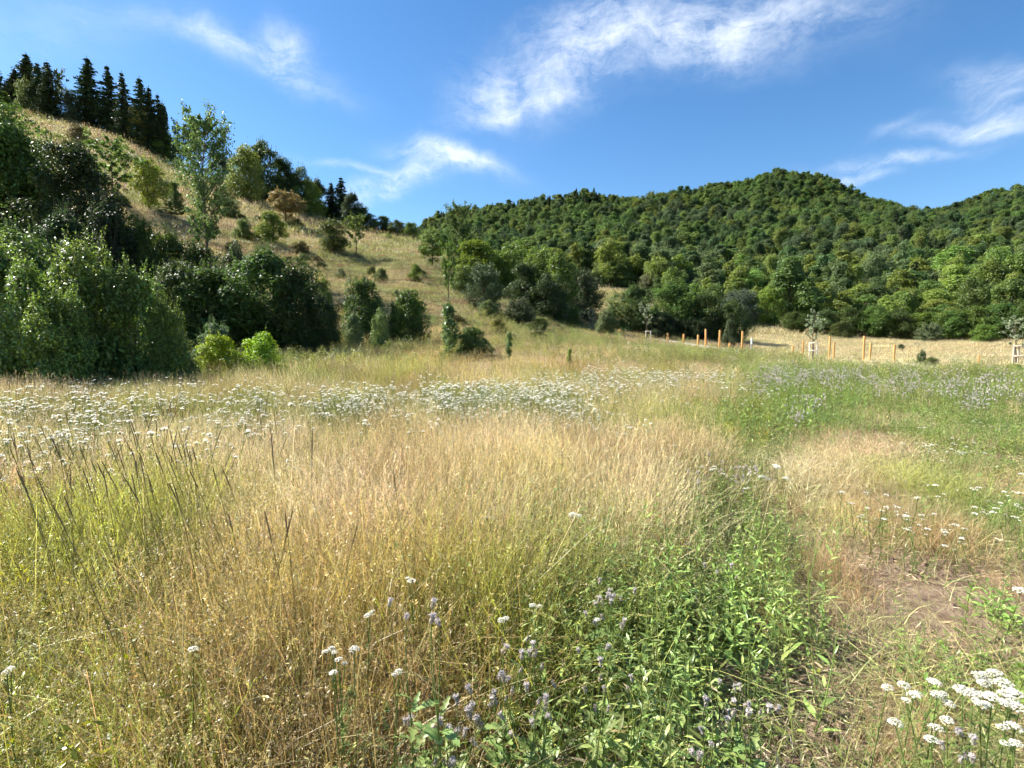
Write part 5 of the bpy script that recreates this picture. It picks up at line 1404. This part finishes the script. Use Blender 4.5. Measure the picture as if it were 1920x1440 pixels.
    for nm, kind, y0, y1, sp, sc, hz in [('herb_strip', 'herb', 1.0, 9, .28, (.8, 1.25), .3), ('far_herb_strip', 'herb', 9, 30, .55, (1.1, 1.6), .35)]:
        x, y = candidates(y0, y1, sp, rng); px, py = zone(x, y, ground_z(x, y), hz)
        pr = strip(px, py) * np.clip(.15 + 1.6 * fbm(x * 1.4, y * 1.4, 2), .2, 1.2) * (1 - .55 * blob(px, py, 1180, 1330, 100, 60)) * np.clip(1 - 1.25 * blob(px, py, 870, 1350, 290, 170), 0, 1)
        pr = np.maximum(pr, .8 * blob(px, py, 1820, 800, 160, 45) + .7 * blob(px, py, 1880, 950, 70, 50) + .9 * blob(px, py, 1800, 1145, 60, 35) + .5 * blob(px, py, 1700, 1080, 60, 40))
        pr *= 1 - .95 * blob(px, py, 1640, 815, 130, 55)
        pr = np.where((y > 24) & (px > 1380), pr * .6, pr)
        pr += .05 * (px < xb(py)) * (y < 10)
        k = rng.random(len(x)) < pr; n = k.sum()
        t = np.array((.255, .35, .09)) + (fbm(x[k], y[k], 2)[:, None] - .5) * np.array((.10, .09, .01))
        t = np.where((rng.random(n) < .08)[:, None], np.array((.28, .30, .09)), t)
        hs = rng.uniform(*sc, n) * np.where(px[k] > 1600, .7, 1.0) * (.55 + .85 * fbm(x[k] * 1.5 + 2, y[k] * 1.5, 2))
        emit(nm, kind, x[k], y[k], hs, jit(t, rng), rng, 'strip of leafy green herbs beside the tall grass' if y0 < 5 else 'farther part of the leafy green herb strip')
    # low herbs & short grass on the trodden ground at right
    def trod(px, py): return np.clip((px - xb(py) - 30) / 80, 0, 1)
    for nm, kind, sp, base, sc, tint, lab in [
        ('short_grass', 'short', .22, .5, (.7, 1.6), (.48, .42, .19), 'short half-dry grass on the trodden ground'),
        ('low_herbs', 'herblow', .26, .30, (.6, 1.4), (.20, .29, .07), 'low herbs spread over the trodden ground'),
        ('leaf_rosettes', 'rosette', .36, .26, (.5, 1.2), (.18, .28, .075), 'small leaf rosettes on the trodden ground'),
        ('dry_litter', 'litter', .30, .85, (.7, 1.4), (.60, .48, .30), 'dry straw and leaf litter lying on the soil'),
        ('broad_leaves', 'broad', .45, .2, (.5, 1.1), (.14, .24, .06), 'broad-leaved weed rosettes near the herb strip')]:
        x, y = candidates(.9, 13, sp, rng); px, py = zone(x, y, ground_z(x, y), .08)
        nz = fbm(x * 1.7 + 31 * sp, y * 1.7, 3)
        pr = trod(px, py) * base * np.clip((nz - .28) * 3.2, .05, 1.4)
        pr = pr * np.clip(1 - 1.2 * blob(px, py, 880, 1350, 260, 150), 0, 1) * (1 - .5 * blob(px, py, 1640, 960, 150, 50) * (kind != 'litter'))
        bare = blob(px, py, 1490, 1250, 110, 80) + blob(px, py, 1860, 1200, 110, 70) + .9 * blob(px, py, 1640, 1030, 130, 70) + .9 * blob(px, py, 1540, 1310, 130, 60) + .8 * blob(px, py, 1620, 1180, 130, 50) + .8 * blob(px, py, 1560, 920, 80, 40) + blob(px, py, 1180, 1390, 60, 40)
        bare = np.clip(bare * (.5 + 1.1 * fbm(x * 2.1 + 60, y * 2.1, 2)), 0, 1)
        if kind == 'short': pr *= (1 - .8 * np.clip(bare, 0, 1)); pr += .5 * blob(px, py, 1640, 950, 140, 60)
        elif kind in ('herblow', 'rosette', 'broad'): pr *= (1 - .85 * np.clip(bare, 0, 1)) * (1 - .6 * blob(px, py, 1660, 900, 130, 80)); pr += .6 * blob(px, py, 1450, 1150, 90, 60) * (kind == 'rosette') + .5 * blob(px, py, 1120, 1400, 100, 40) * (kind == 'broad')
        k = rng.random(len(x)) < pr; n = k.sum()
        t = np.tile(tint, (n, 1)); 
        if kind == 'short':
            g = np.clip((fbm(x[k] * .9 + 9, y[k] * .9, 2) - .38) * 4, 0, 1)[:, None]; t = t * (1 - g) + np.array((.27, .33, .10)) * g
            rd = (blob(px[k], py[k], 1600, 920, 90, 30) > .4)[:, None]; t = np.where(rd & (rng.random((n, 1)) < .7), np.array((.42, .28, .17)), t)
        emit(nm, kind, x[k], y[k], rng.uniform(*sc, n), jit(t, rng, .22), rng, lab, tilt=.12)
    # rust / brown dry patches of fine short stems in the right part
    x, y = candidates(1.2, 9, .19, rng); px, py = zone(x, y, ground_z(x, y), .12)
    pr = (.8 * blob(px, py, 1640, 970, 200, 80) + .6 * blob(px, py, 1540, 1080, 90, 50) + .4 * blob(px, py, 1500, 1250, 120, 60) + .7 * blob(px, py, 1600, 930, 80, 28) + .6 * blob(px, py, 1680, 960, 50, 22) + .6 * blob(px, py, 1760, 950, 40, 40) + .6 * blob(px, py, 1880, 1050, 45, 40) + .7 * blob(px, py, 1690, 1400, 40, 40) + .5 * blob(px, py, 1540, 1080, 20, 20) + .7 * blob(px, py, 1620, 850, 100, 35)) * (fbm(x * 2.3, y * 2.3, 2) > .47)
    k = rng.random(len(x)) < pr; n = k.sum()
    t = np.where((rng.random((n, 1)) < .35), np.array((.50, .33, .16)), np.array((.62, .50, .28)))
    emit('rusty_dry_tufts', 'dryfine', x[k], y[k], rng.uniform(.25, .5, n), jit(t, rng), rng, 'rust and straw coloured dry tufts on the trodden ground', tilt=.15)
    # ---- white yarrow
    x, y = candidates(1.8, 9.5, .16, rng); px, py = zone(x, y, ground_z(x, y), .72)
    w_ = WHITE(px, py); w_ = np.where(w_ < .13, .012, w_) * np.where(py > 980, .25, 1)
    w_ *= .08 + 1.3 * (fbm(x * 1.2, y * 1.2, 3) > .53)
    k = rng.random(len(x)) < w_ * np.where(px > 1250, .42, 1.0); n = k.sum()
    hs = np.where(px[k] > 1400, .72, 1.2) * rng.uniform(.72, 1.15, n)
    emit('yarrow_flowers', 'yarrow', x[k], y[k], np.stack([np.ones(n), np.ones(n), hs], 1), np.ones((n, 3)), rng, 'white yarrow flowering in patches over the meadow')
    x, y = candidates(9.5, 26, .30, rng); px, py = zone(x, y, ground_z(x, y), .72)
    w_ = WHITE(px, py); w_ = np.where(w_ < .13, .01, w_); w_ *= .14 + .8 * np.clip((fbm(x * 1.3, y * 1.3, 3) - .47) * 9, 0, 1)
    k = rng.random(len(x)) < w_ * .36; n = k.sum()
    hs = rng.uniform(.75, 1.15, n)
    emit('far_yarrow_flowers', 'yarrowfar', x[k], y[k], np.stack([np.ones(n) * .9, np.ones(n) * .9, hs], 1), np.ones((n, 3)), rng, 'band of white flowers across the middle of the meadow')
    # ---- thistles
    x, y = candidates(1.4, 26, .30, rng); px, py = zone(x, y, ground_z(x, y), .6)
    w_ = .26 * (.95 * blob(px, py, 1640, 708, 190, 16) + .8 * blob(px, py, 1480, 712, 60, 20) + .7 * blob(px, py, 1800, 725, 120, 14) + .5 * blob(px, py, 1500, 755, 80, 18) + .6 * blob(px, py, 1850, 745, 80, 12)
          + .3 * blob(px, py, 1310, 880, 40, 20) + .3 * blob(px, py, 1150, 1110, 60, 30) + .25 * blob(px, py, 1300, 940, 60, 40))
    k = rng.random(len(x)) < w_; n = k.sum()
    emit('thistle_band', 'thistle', x[k], y[k], rng.uniform(.8, 1.15, n) * np.where(y[k] < 6, .7, 1), np.ones((n, 3)), rng, 'greyish lilac thistles gone to seed in a band before the path')
    # ---- dark spikes, farther ones
    x, y = candidates(3.4, 9, .32, rng); px, py = zone(x, y, ground_z(x, y), .95)
    w_ = .5 * blob(px, py, 230, 850, 200, 70) + .25 * blob(px, py, 420, 850, 120, 60) + .03 * (px < 1000)
    k = rng.random(len(x)) < w_; n = k.sum()
    emit('dark_grass_spikes', 'spike', x[k], y[k], rng.uniform(.9, 1.15, n), np.ones((n, 3)), rng, 'farther dark cat-tail grass spikes leaning over the meadow')
    # ---- hillside grass
    for nm, y0, y1, sp, sc in [('slope_grass', 27, 75, .72, (.9, 1.6)), ('upper_slope_grass', 75, 165, 1.45, (1.4, 2.4))]:
        x, y = candidates(y0, y1, sp, rng, margin=1.08)
        px = 960 + F * x / y
        wood = (y > edge_y(px) + 3) & (px > 700)
        y_path = np.interp(x, np.sort(PATH[0]), PATH[1][np.argsort(PATH[0])])
        k = (~wood) & ((np.abs(y - y_path) > 2.6) | (x < PATH[0].min())) & ((px < 1500) | (y < 95))
        nz = fbm(x * .16, y * .16, 3); n2 = fbm(x * .5 + 7, y * .5, 3)
        k &= rng.random(len(x)) < (.55 + .6 * n2)
        x, y, nz, n2, px = x[k], y[k], nz[k], n2[k], px[k]; n = len(x)
        t = np.array((.45, .38, .20))[None] * np.ones((n, 1))
        g = np.clip((nz - .38) * 6, 0, 1)[:, None] * .85; t = t * (1 - g) + np.array((.23, .27, .085)) * g
        lowg = np.clip((75 - y) / 30, 0, 1)[:, None] * np.clip((1150 - px) / 100, 0, 1)[:, None] * .5; t = t * (1 - lowg) + np.array((.24, .24, .08)) * lowg
        b = (rng.random((n, 1)) < .12); t = np.where(b, np.array((.26, .16, .10)), t)
        rt = np.clip((px - 1390) / 30, 0, 1)[:, None]; t = t * (1 - rt) + np.array((.56, .49, .27)) * rt
        z = ground_z(x, y)
        s = rng.uniform(*sc, n)
        emit(nm, 'slopefine' if y0 < 50 else 'slope', x, y, np.stack([s, s, s * rng.uniform(.6, 1.1, n)], 1), jit(t, rng, .16), rng, 'dry grass tussocks over the slope and the field beyond the path' if y0 < 50 else 'dry grass tussocks high on the slope')
meadow()

def clods():
    rng = np.random.default_rng(61); protos = []
    for q in range(4):
        n = 7; mb = MB(); a = np.linspace(0, 6.283, n, endpoint=False); rings = []
        for rf, zf in [(1, -.2), (.95, .35), (.45, .8)]:
            rr = rf * rng.uniform(.7, 1.15, n); rings.append(np.stack([np.cos(a) * rr, np.sin(a) * rr * .8, np.full(n, zf) + rng.normal(size=n) * .12], 1))
        V = np.concatenate(rings + [np.array([[0, 0, .85]])]); i_, j_ = np.meshgrid(np.arange(2), np.arange(n), indexing='ij'); j2 = (j_ + 1) % n
        Q = np.stack([i_ * n + j_, i_ * n + j2, (i_ + 1) * n + j2, (i_ + 1) * n + j_], -1).reshape(-1, 4)
        mb.add(V, Q, [(2 * n + k, 2 * n + (k + 1) % n, 3 * n) for k in range(n)], v=rng.random()); protos.append(mb.mesh('clod', M_GRASS))
    G['clod'] = protos
    x, y = candidates(.9, 9, .045, rng); px, py = zone(x, y, ground_z(x, y), 0)
    k = (rng.random(len(x)) < .8 * np.clip((px - xb(py) - 60) / 100, 0, 1) * (fbm(x * 1.8, y * 1.8, 3) > .46)); x, y = x[k], y[k]; n = len(x)
    s_ = .005 + .018 * rng.random(n) ** 4; t = np.array((.40, .28, .19)) * rng.uniform(.7, 1.3, (n, 1))
    emit('soil_clods', 'clod', x, y, s_, t, rng, 'crumbs and small clods of reddish brown soil on the trodden ground', tilt=.5)
clods()

def foot_weeds():
    rng = np.random.default_rng(41); x, y = candidates(15, 60, .55, rng, margin=1.05); px, py = zone(x, y, ground_z(x, y), .4)
    w = .75 * blob(px, py, 480, 678, 260, 14) + .5 * blob(px, py, 150, 690, 200, 8) + .45 * blob(px, py, 1280, 668, 170, 9) + .4 * blob(px, py, 1040, 640, 140, 10) + .5 * blob(px, py, 1300, 672, 150, 10) + .4 * blob(px, py, 930, 610, 120, 24) + .3 * blob(px, py, 1580, 699, 220, 6) + .5 * blob(px, py, 1850, 695, 80, 6) + .5 * blob(px, py, 720, 650, 100, 10)
    yp = np.interp(x, np.sort(PATH[0]), PATH[1][np.argsort(PATH[0])])
    k = (rng.random(len(x)) < w * (fbm(x * .35, y * .35, 2) * 1.6)) & ((np.abs(y - yp) > 2.2) | (x < PATH[0].min())); x, y = x[k], y[k]; n = len(x)
    t = np.array((.20, .26, .08)) + rng.random((n, 1)) * np.array((.14, .08, .02))
    emit('foot_weeds', 'feather', x, y, rng.uniform(1.4, 2.6, n), jit(t, rng), rng, 'tall green weeds along the foot of the hedge and the path')
foot_weeds()

def scrub():
    rng = np.random.default_rng(31); x, y = candidates(36, 150, 3.4, rng, margin=1.05); px = 960 + F * x / y
    k = (px < 1130) & (y < edge_y(px)) & (rng.random(len(x)) < .42 * (fbm(x * .08, y * .08, 2) > .42)); x, y = x[k], y[k]; n = len(x)
    z = ground_z(x, y) - .03; R_ = np.zeros((n, 3)); R_[:, 2] = rng.random(n) * 6.28
    s_ = rng.uniform(.16, .62, n); S = np.stack([s_ * 1.3, s_ * 1.3, s_ * rng.uniform(.45, .9, n)], 1)
    def tinted(me):
        m2 = me.copy(); m2.materials.clear(); m2.materials.append(M_FOREST); return m2
    t = np.where(rng.random((n, 1)) < .5, np.array((.11, .15, .045)), np.array((.15, .15, .06)))
    scatter('scrub', np.stack([x, y, z], 1), R_, S, rng.integers(0, 3, n), jit(t, rng), [proto_collection('scrub_kinds', [tinted(PROTO['bush'][i][1]) for i in range(3)])], 'low dull green scrub cushions dotted over the dry slope')
scrub()
# SECTION-NEAR

# ------------------------------------------------------------------ single plants close by
def head_point(px, py, h):
    dx, dz = ray(px, py); Y = (h - CAM_Z) / dz
    for _ in range(3): Y = (gz(dx * Y, Y) + h - CAM_Z) / dz
    return dx * Y, Y

def umbel_mesh(seed, R):
    mb = MB(); umbel(mb, np.array([0, 0, 0.]), R, np.random.default_rng(seed), 1, 110); return mb.mesh('yarrow_head', [M_STEM, M_WHITE])
UMB = [umbel_mesh(900 + i, .028 + .004 * (i % 3)) for i in range(5)]
def feather_leaf_mesh(seed, H):
    rng = np.random.default_rng(seed); mb = MB()
    for s in np.linspace(.04, .8, 9):
        a = rng.random() * 6.28; out = np.array([math.cos(a), math.sin(a), .8]); out /= np.linalg.norm(out); L_ = .10 * (1.15 - s)
        k = 22; t = np.linspace(.1, 1, k); P = np.array([0, 0, H * s]) + out * (t * L_)[:, None]
        side = np.cross(out, [0, 0, 1.]); sg = np.where(np.arange(k) % 2, 1, -1)
        leaves(mb, P + side * (sg * .006)[:, None], rng.normal(size=(k, 3)) * .3 + np.array([0, 0, 1.]), .016 * (1.3 - t), .25, rng, tdir=side * sg[:, None] + out * .5)
        tube(mb, [np.array([0, 0, H * s]), np.array([0, 0, H * s]) + out * L_], [.0009, .0004], 3)
    return mb.mesh('yarrow_leaves', M_STEM)
YL = [feather_leaf_mesh(910 + i, .4) for i in range(3)]

def yarrow_plant(px, py, h, nh, label, group, seed, wpx=14):
    rng = np.random.default_rng(seed); x, y = head_point(px, py, h); z = gz(x, y)
    sc = float(np.clip(wpx * math.hypot(y, CAM_Z - h) / F / .062, .35, 1.3))
    e = bpy.data.objects.new('yarrow', None); link(e); e.location = (x, y, z); tag(e, label, 'flower', group)
    top = np.array([0, 0, h - .01]); tips = [top]
    for k in range(nh - 1):
        a = rng.random() * 6.28; tips.append(top + np.array([math.cos(a) * .05, math.sin(a) * .05, rng.uniform(-.03, .01)]) * sc)
    mb = MB(); off = rng.normal(size=2) * .05
    main = curve_pts([off[0], off[1], -.02], top - np.array([0, 0, .03 * sc]), [0, 0, 0], 6); tube(mb, main, np.linspace(.0028, .0018, 6), 5, v=.4)
    for t in tips[1:]: tube(mb, [main[4], (main[4] + t) / 2 + np.array([0, 0, -.01]), t - np.array([0, 0, .02 * sc])], [.0017, .0014, .0012], 4, v=.4)
    obj('stem', mb.mesh('yarrow_stem', M_STEM), e)
    l = obj('foliage', YL[seed % 3], e); l.scale = (1, 1, h / .42); l.rotation_euler = (0, 0, rng.random() * 6); l.location = (off[0] * .7, off[1] * .7, 0)
    for k, t in enumerate(tips):
        o = obj('flower_head', UMB[int(rng.integers(5))], e); o.location = t; s_ = sc * (1 if k == 0 else .75) * rng.uniform(.85, 1.15)
        o.scale = (s_, s_, s_); o.rotation_euler = (rng.normal() * .12, rng.normal() * .12, rng.random() * 6)

YAR = [ # px, py, heads  (corner cluster)
 (1866, 1252, 2), (1845, 1272, 3), (1885, 1272, 3), (1905, 1290, 3), (1860, 1298, 3), (1890, 1312, 2), (1912, 1318, 2), (1825, 1290, 1), (1806, 1284, 1), (1838, 1310, 2),
]
for k, (px, py, nh) in enumerate(YAR):
    yarrow_plant(px, py, .42, nh, 'white yarrow in the dense flower cluster at the lower right corner', 'yarrow of the dense corner cluster', 1000 + k, 23)
for k, (px, py, nh, lab) in enumerate([
 (1757, 1272, 3, 'white yarrow with three broad heads standing left of the dense corner cluster'),
 (1758, 1294, 2, 'white yarrow with a yellowing floret just below the three-headed one'),
 (1713, 1292, 2, 'white yarrow over the pale dry tuft, two small heads'),
 (1696, 1276, 1, 'single white yarrow head between dry tuft and three-headed yarrow'),
 (1664, 1280, 1, 'lone small yarrow farthest from the corner cluster, over a grass tuft'),
 (1776, 1340, 1, 'white yarrow below the corner cluster, upper of a row of three'),
 (1756, 1354, 1, 'white yarrow below the corner cluster, middle of a row of three'),
 (1746, 1376, 1, 'white yarrow below the corner cluster, lowest of a row of three'),
 (1680, 1345, 1, 'small faded yarrow above the orange dry stalks'),
 (1902, 1352, 2, 'white yarrow cut by the picture edge under the corner cluster'),
 (1905, 1384, 2, 'lowest white yarrow at the right picture edge'),
 (1915, 1100, 2, 'white yarrow at the picture edge beside the golden tuft'),
 (622, 1208, 3, 'white yarrow with three heads at the right rim of the tall grass'),
 (634, 1228, 2, 'white yarrow just under the three-headed one at the tall grass rim'),
 (624, 1252, 1, 'lowest white yarrow of the small group at the tall grass rim'),
 (692, 1145, 3, 'white yarrow group of heads in the golden grass'),
 (664, 1208, 1, 'small white yarrow right of the tall grass rim group'),
 (748, 1250, 2, 'white yarrow leaning over the dark gap before the thistles'),
 (772, 1082, 2, 'white yarrow high in the golden grass above the pink thistle heads'),
 (362, 1208, 1, 'single white yarrow deep in the tall grass'),
 (12, 1250, 2, 'pale yarrow at the left picture edge low in the grass'),
 (940, 1156, 2, 'white yarrow in the tangle right of the golden grass'),
 (1000, 1128, 2, 'white yarrow where fallen pale stems cross'),
 (915, 965, 3, 'white yarrow in the pale straw in mid meadow'),
 (1075, 960, 4, 'faded spread of yarrow heads at the rim of the green strip'),
 (1120, 1155, 1, 'small white yarrow beside the seed-headed thistles'),
 (1458, 872, 2, 'white yarrow on the green strip beside the straw patch'),
 (1475, 893, 1, 'small white yarrow below the one on the green strip'),
 (1430, 890, 2, 'white yarrow left of the pair on the green strip')]):
    yarrow_plant(px, py, .66 if px < 800 and py > 1060 and px > 500 or px < 400 else (.55 if px < 1200 else .42), nh, lab, None, 1100 + k, 19 if px > 1640 else 14)

def thistle_head(seed, kind):
    """a scaly bud with a tuft of lilac florets, or a grey-brown seed head"""
    rng = np.random.default_rng(seed); mb = MB(); n = 60
    a = rng.random(n) * 6.28; t = rng.random(n); r = .0065 * np.sin(np.pi * (.15 + .75 * t)); P = np.stack([np.cos(a) * r, np.sin(a) * r, t * .018], 1)
    leaves(mb, P, np.stack([np.cos(a), np.sin(a), t * 0 + .2], 1), .0075, .45, rng, tdir=np.stack([np.cos(a) * .3, np.sin(a) * .3, np.ones(n)], 1))
    n2 = 70 if kind else 40; a = rng.random(n2) * 6.28; el = rng.uniform(.5, 2.2, n2); d = unit(np.stack([np.cos(a), np.sin(a), el], 1))
    L_ = (.017 if kind else .012) * rng.uniform(.7, 1.1, n2)
    leaves(mb, np.array([0, 0, .017]) + d * (L_ * .5)[:, None], rng.normal(size=(n2, 3)), L_, .22, rng, tdir=d, m=1)
    return mb.mesh('thistle_head', [M_BRACT, M_PINK if kind else M_BRACT])
TH = [thistle_head(930 + i, i % 3 != 2) for i in range(6)]
M_TL = leaf_material('thistle_leaf', (.24, .34, .10), rough=.45, transl=.3, spec=.4, rnd=.2, hue=.02, vk=.3)
def thistle_leaf(seed, L_):
    """lobed spiny leaf with a folded midrib"""
    rng = np.random.default_rng(seed); mb = MB(); k = 9; V = []; 
    for i in range(k):
        t = i / (k - 1); w = L_ * .16 * (math.sin(math.pi * (t * .9 + .08)) ** .8) * (1.35 if i % 2 else .6); z = -.35 * L_ * t * t + .02 * rng.normal() * L_
        V += [(t * L_, -w, z + w * .35), (t * L_, 0, z), (t * L_ , w, z + w * .35)]
    Q = []
    for i in range(k - 1):
        b = i * 3; Q += [(b, b + 1, b + 4, b + 3), (b + 1, b + 2, b + 5, b + 4)]
    mb.add(V, Q, v=.5); return mb.mesh('thistle_leaf', M_TL)
TLV = [thistle_leaf(940 + i, .15 + .03 * i) for i in range(4)]
def thistle_plant(px, py, h, nh, label, seed, spread=.07, group=None):
    rng = np.random.default_rng(seed); x, y = head_point(px, py, h); z = gz(x, y)
    e = bpy.data.objects.new('thistle', None); link(e); e.location = (x, y, z); tag(e, label, 'flower', group)
    mb = MB(); off = rng.normal(size=2) * .04; fork = np.array([off[0] * .4, off[1] * .4, h * .62])
    tube(mb, curve_pts([off[0], off[1], -.02], fork, [0, 0, 0], 5), np.linspace(.0045, .003, 5), 5, v=.4)
    tips = []
    for k in range(nh):
        t = np.array([rng.normal() * spread, rng.normal() * spread, h - .015 + rng.normal() * spread * .6]) if k else np.array([0, 0, h - .01]); tips.append(t)
        tube(mb, curve_pts(fork + (t - fork) * .0, t, [*(rng.normal(size=2) * .01), -.015], 5), np.linspace(.0022, .0012, 5), 4, v=.45)
    obj('stem', mb.mesh('thistle_stem', M_STEM), e)
    for k in range(13):
        s = .08 + .62 * k / 12; o = obj('leaf', TLV[int(rng.integers(4))], e); o.location = (off[0] * (1 - s * .6), off[1] * (1 - s * .6), h * s)
        o.rotation_euler = (rng.normal() * .3, -.5 + rng.normal() * .25, k * 2.4 + rng.normal() * .3); q = .58 - .32 * s; o.scale = (q, q, q)
    for t in tips:
        o = obj('flower_head', TH[int(rng.integers(6))], e); o.location = t; d = t - fork; o.rotation_euler = (rng.normal() * .35, rng.normal() * .35, rng.random() * 6)
        q = rng.uniform(.75, 1.1) * min(1, y * 9 / F / .014); o.scale = (q, q, q)
for k, (px, py, h, nh, lab) in enumerate([
 (762, 1156, .8, 2, 'pink fluffy thistle head pair in the golden grass, first of two'),
 (808, 1162, .8, 3, 'pink fluffy thistle right of the first pair in the golden grass'),
 (938, 1262, .55, 6, 'many-headed thistle rising out of the dark gap'),
 (975, 1255, .52, 7, 'thistle with the tallest heads over the dark gap'),
 (1015, 1250, .52, 6, 'thistle with pale seed heads right of the tallest one'),
 (928, 1302, .48, 3, 'lower thistle before the many-headed one'),
 (1022, 1326, .45, 5, 'thistle with bare forked stem standing by the soil patch'),
 (1002, 1336, .42, 4, 'short thistle left of the forked one by the soil patch'),
 (858, 1315, .45, 2, 'thistle with one open lilac head in the dark gap'),
 (818, 1358, .42, 4, 'thistle with brown buds near the lower picture edge, beside the tall grass'),
 (845, 1362, .42, 6, 'thistle thick with brown seed buds near the lower edge'),
 (870, 1376, .40, 5, 'thistle right of the bud-thick one near the lower edge'),
 (818, 1386, .38, 2, 'low lilac thistle right below the brown-budded one'),
 (838, 1428, .34, 3, 'thistle cut by the lower picture edge'),
 (1122, 1125, .55, 6, 'thistle cluster with woolly seed heads above the green herbs'),
 (1148, 1118, .55, 5, 'woolly seed-headed thistle between two others above the green herbs'),
 (1165, 1122, .55, 5, 'last woolly thistle of the cluster above the green herbs'),
 (1125, 1272, .42, 4, 'thistle at the left rim of the bright herbs'),
 (1135, 1292, .42, 4, 'thistle with lilac heads close by the left rim of the bright herbs'),
 (1182, 1320, .40, 3, 'thistle with dark buds among the bright herbs'),
 (1378, 1290, .40, 5, 'thistle with dry stems beside the bare soil'),
 (1395, 1318, .38, 4, 'low lilac thistle beside the bare soil'),
 (1402, 1340, .38, 5, 'thistle with several lilac heads under the low one beside the soil'),
 (1318, 1372, .36, 5, 'greyish thistle at the foot of the bright herbs'),
 (1770, 1400, .40, 4, 'thistle near the lower right corner below the yarrow row'),
 (1800, 1425, .38, 5, 'thistle with dark leaves at the lower edge under the yarrow'),
 (1372, 1062, .45, 4, 'pale thistle heads on the bright herbs'),
 (1310, 888, .6, 5, 'lilac-brown thistles at the far rim of the bright herbs')]):
    thistle_plant(px, py, h, nh, lab, 1200 + k)

# dark cat-tail grass spikes at the left, one by one
def spike_mesh(L_, seed):
    rng = np.random.default_rng(seed); mb = MB(); n = 260; t = rng.random(n); a = rng.random(n) * 6.28
    r = .0022 * np.clip(np.sin(np.pi * (t * .93 + .04)), 0, 1) ** .4
    P = np.stack([np.cos(a) * r, np.sin(a) * r, t * L_], 1)
    leaves(mb, P, np.stack([np.cos(a), np.sin(a), t * 0], 1), .0055, .3, rng, tdir=np.stack([np.cos(a) * .35, np.sin(a) * .5, np.ones(n)], 1))
    tube(mb, [[0, 0, 0], [0, 0, L_ * .5], [0, 0, L_]], [.0014, .0018, .0006], 6, v=.3)
    return mb.mesh('spike', M_SPIKE)
SPK = [spike_mesh(.07 + .018 * i, 950 + i) for i in range(4)]
rs = np.random.default_rng(5)
SP = [(4, 790), (14, 800), (26, 812), (38, 820), (2, 820), (50, 800), (62, 780), (72, 790), (84, 805), (96, 815), (112, 770), (134, 812), (145, 825), (158, 830), (170, 838),
      (192, 815), (205, 822), (228, 812), (238, 830), (242, 822), (250, 840), (266, 785), (280, 800), (292, 815), (276, 828), (300, 840), (312, 800), (322, 790), (330, 800), (340, 812),
      (330, 846), (346, 812), (120, 850), (140, 860), (180, 860), (210, 868), (232, 860), (262, 862), (290, 866), (310, 880), (380, 840), (398, 852), (20, 860), (52, 870), (8, 845), (410, 925), (480, 930), (520, 920), (70, 905), (100, 900), (545, 925), (725, 860), (670, 940)]
for k, (px, py) in enumerate(SP):
    h = 1.08 + rs.normal() * .03; sp_ = SPK[int(rs.integers(4))]
    x, y = head_point(px + 10, py + 6, h)
    if y > 5: x, y = x * 4.2 / y, 4.2; h = CAM_Z + ray(px, py)[1] * y - gz(x, y)
    leanx = -.20 + rs.normal() * .08 if px < 420 else rs.normal() * .12; leany = rs.normal() * .08
    e = bpy.data.objects.new('cat_tail_grass', None); link(e); bx, by = x - leanx * h * .8, y - leany * h * .8; e.location = (bx, by, gz(bx, by))
    top = np.array([x - bx, y - by, h]); mb = MB(); pts = curve_pts([0, 0, -.02], top, [-leanx * h * .14, 0, 0], 10)
    L_ = max(v.co.z for v in sp_.vertices); tube(mb, pts[:9], np.linspace(.002, .0013, 9), 4, v=.3)
    a = rs.random() * 6.28
    for q in (2, 4):
        a += 2.5; ribbon(mb, pts[q][None, :], np.array([[math.cos(a), math.sin(a)]]) * .5, np.array([.3]), np.array([.005]), np.array([.6]), rs, 4, .5, taper=.1)
    obj('stalk', mb.mesh('stalk', M_STALK), e)
    o = obj('spike', sp_, e); d = Vector(pts[9] - pts[7]).normalized(); o.rotation_euler = d.to_track_quat('Z', 'Y').to_euler(); o.location = Vector(pts[8]) - d * .02
    zone_ = ('bunch at the left picture edge, under the white flowers' if px < 110 else 'middle of the leaning bunch in the tall grass' if px < 225 else 'right end of the leaning bunch in the tall grass' if px < 420 else None)
    if zone_: tag(e, 'dark cat-tail grass spike in the ' + zone_, 'grass spike', 'cat-tail spikes, ' + zone_)
    else: tag(e, 'dark upright grass spike standing apart in the straw, %s' % {410: 'nearest the leaning bunch', 480: 'second from the leaning bunch', 520: 'third from the leaning bunch', 545: 'beside the bare straw', 725: 'farthest from the bunch', 670: 'low in the golden straw'}[px], 'grass spike')
